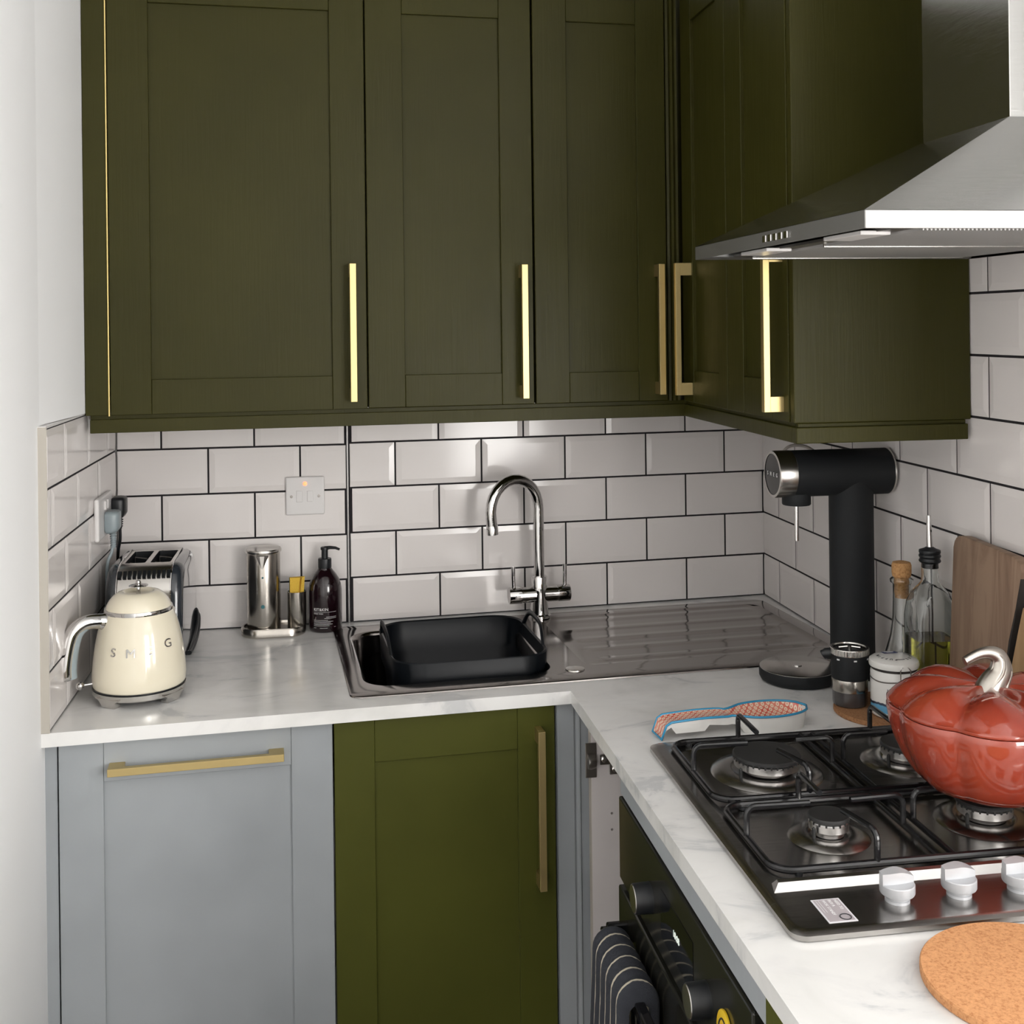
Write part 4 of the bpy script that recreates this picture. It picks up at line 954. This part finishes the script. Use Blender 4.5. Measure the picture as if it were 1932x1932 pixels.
e1 = [(.1498, 0), (.1555, 0), (.160, .06), (.165, .12), (.175, .18), (.190, .235), (.1985, .270), (.1965, .280), (.1865, .235), (.1705, .18), (.1605, .12), (.1555, .06)]
chopping('chopping_board', 'brown acacia chopping board with dark live edge leaning on the tiles', b1, WALNUT, (.988, -.868, CT+.001), math.radians(2.6), e1)
b2 = [(.0, 0), (.17, 0), (.175, .10), (.17, .24), (.045, .24), (.034, .20), (.014, .12)]
chopping('chopping_board', 'paler wooden chopping board leaning on the tiles behind the casserole', b2, BEECH, (.986, -1.028, CT+.001), math.radians(2.8))

# ------------------------------------------------------------------ spoon rest
SPM = pm('spoon_rest_print', (.8, .7, .6), .2, 0, .3)
_mp = coords(SPM, (1, 1, 1), (0, 0, PI/4)); _vs = nd(SPM, 'ShaderNodeVectorMath', operation='SCALE'); _vs.inputs['Scale'].default_value = 1/.0072; lk(SPM, _mp, 'Vector', _vs, 0)
_fr = nd(SPM, 'ShaderNodeVectorMath', operation='FRACTION'); lk(SPM, _vs, 'Vector', _fr, 0)
_sb = nd(SPM, 'ShaderNodeVectorMath', operation='SUBTRACT'); _sb.inputs[1].default_value = (.5, .5, 0); lk(SPM, _fr, 'Vector', _sb, 0)
_ml = nd(SPM, 'ShaderNodeVectorMath', operation='MULTIPLY'); _ml.inputs[1].default_value = (1, 1, 0); lk(SPM, _sb, 'Vector', _ml, 0)
_le = nd(SPM, 'ShaderNodeVectorMath', operation='LENGTH'); lk(SPM, _ml, 'Vector', _le, 0)
_nn = noise(SPM, coords(SPM), 40, 2); _rr2 = ramp(SPM, _nn, 'Fac', [(.35, (.62, .10, .07)), (.7, (.72, .30, .22))])
_rm = ramp(SPM, _le, 'Value', [(.0, (0, 0, 0)), (.12, (0, 0, 0)), (.15, (1, 1, 1)), (.36, (1, 1, 1)), (.42, (0, 0, 0))])
_mx = nd(SPM, 'ShaderNodeMix', data_type='RGBA'); SPM.node_tree.links.new(_rm.outputs[0], _mx.inputs[0]); SPM.node_tree.links.new(_rr2.outputs[0], _mx.inputs[6]); _mx.inputs[7].default_value = (.80, .66, .50, 1)
SPM.node_tree.links.new(_mx.outputs[2], bsdf(SPM).inputs['Base Color'])
sr = thing('spoon_rest', 'red patterned ceramic spoon rest with blue rim behind the hob', 'spoon rest', (.484, -.846, CT), math.radians(5))
stn = []   # (x, half width, rim z, dish depth)
for i in range(33):
    x = .266*i/32
    if x < .125: hw = .0205+.0005*(x/.125)
    else:
        q = (x-.1955)/.0705; hw = .040*math.sqrt(max(0, 1-q*q)); hw = max(hw, .021 if x < .15 else .0005)
    if .11 < x < .16: 
        s_ = (x-.11)/.05; s_ = s_*s_*(3-2*s_); q = (x-.1955)/.0705; hw = .021*(1-s_)+s_*.040*math.sqrt(max(0, 1-q*q))
    zr = .029 if x > .02 else .029*math.sqrt(max(0.0, 1-((.02-x)/.02)**2))*.9+.003
    if x > .02 and x < .13: zr = .029+.002*sin((x-.02)/.11*PI)
    dd = 0.003 if x < .12 else .003+.015*min(1, (x-.12)/.04)
    stn.append((x, hw, zr, dd))
top = []; botm = []
for x, hw, zr, dd in stn:
    top.append([(x, hw*u, zr-dd*(1-abs(u)**2.5)) for u in (-1, -.85, -.6, -.3, 0, .3, .6, .85, 1)])
    zl = zr-.005 if x < .135 else 0.0
    if x < .02: zl = max(0, zr-.008)
    elif x < .075: zl = .010
    elif x < .135: zl = .020-.006*((x-.075)/.06)
    s_ = .93 if x > .12 else .97
    botm.append([(x if x < .13 else .1955+(x-.1955)*.93, hw*u*s_, min(zl, zr-.004)) for u in (1, .6, .2, -.2, -.6, -1)])
rings = [a+b for a, b in zip(top, botm)]
m = MB(); m.loft(rings, True, True); m.build('dish', CERAM, sr, smooth=60)
m = MB(); m.loft([[(p[0], p[1]*.995, p[2]+.0005) for p in r] for r in top], False, False, closed=False); m.build('printed_face', SPM, sr, smooth=60)
edge = [r[0] for r in top]+[r[-1] for r in top][::-1]
m = MB(); m.tube(edge, .0020, 8, closed=True); m.build('blue_rim', pm('blue_glaze', (.03, .27, .48), .2), sr, smooth=60)

# ------------------------------------------------------------------ big cork pad near the hob
m = MB(); m.lathe([(.1085, 0), (.110, .0015), (.110, .0085), (.1085, .010), (.001, .010)], 80)
tag(m.build('cork_mat', CORKPAD, M=Matrix.Translation((.661, -1.606, CT))), 'large round cork mat on the worktop in front of the hob', 'mat')
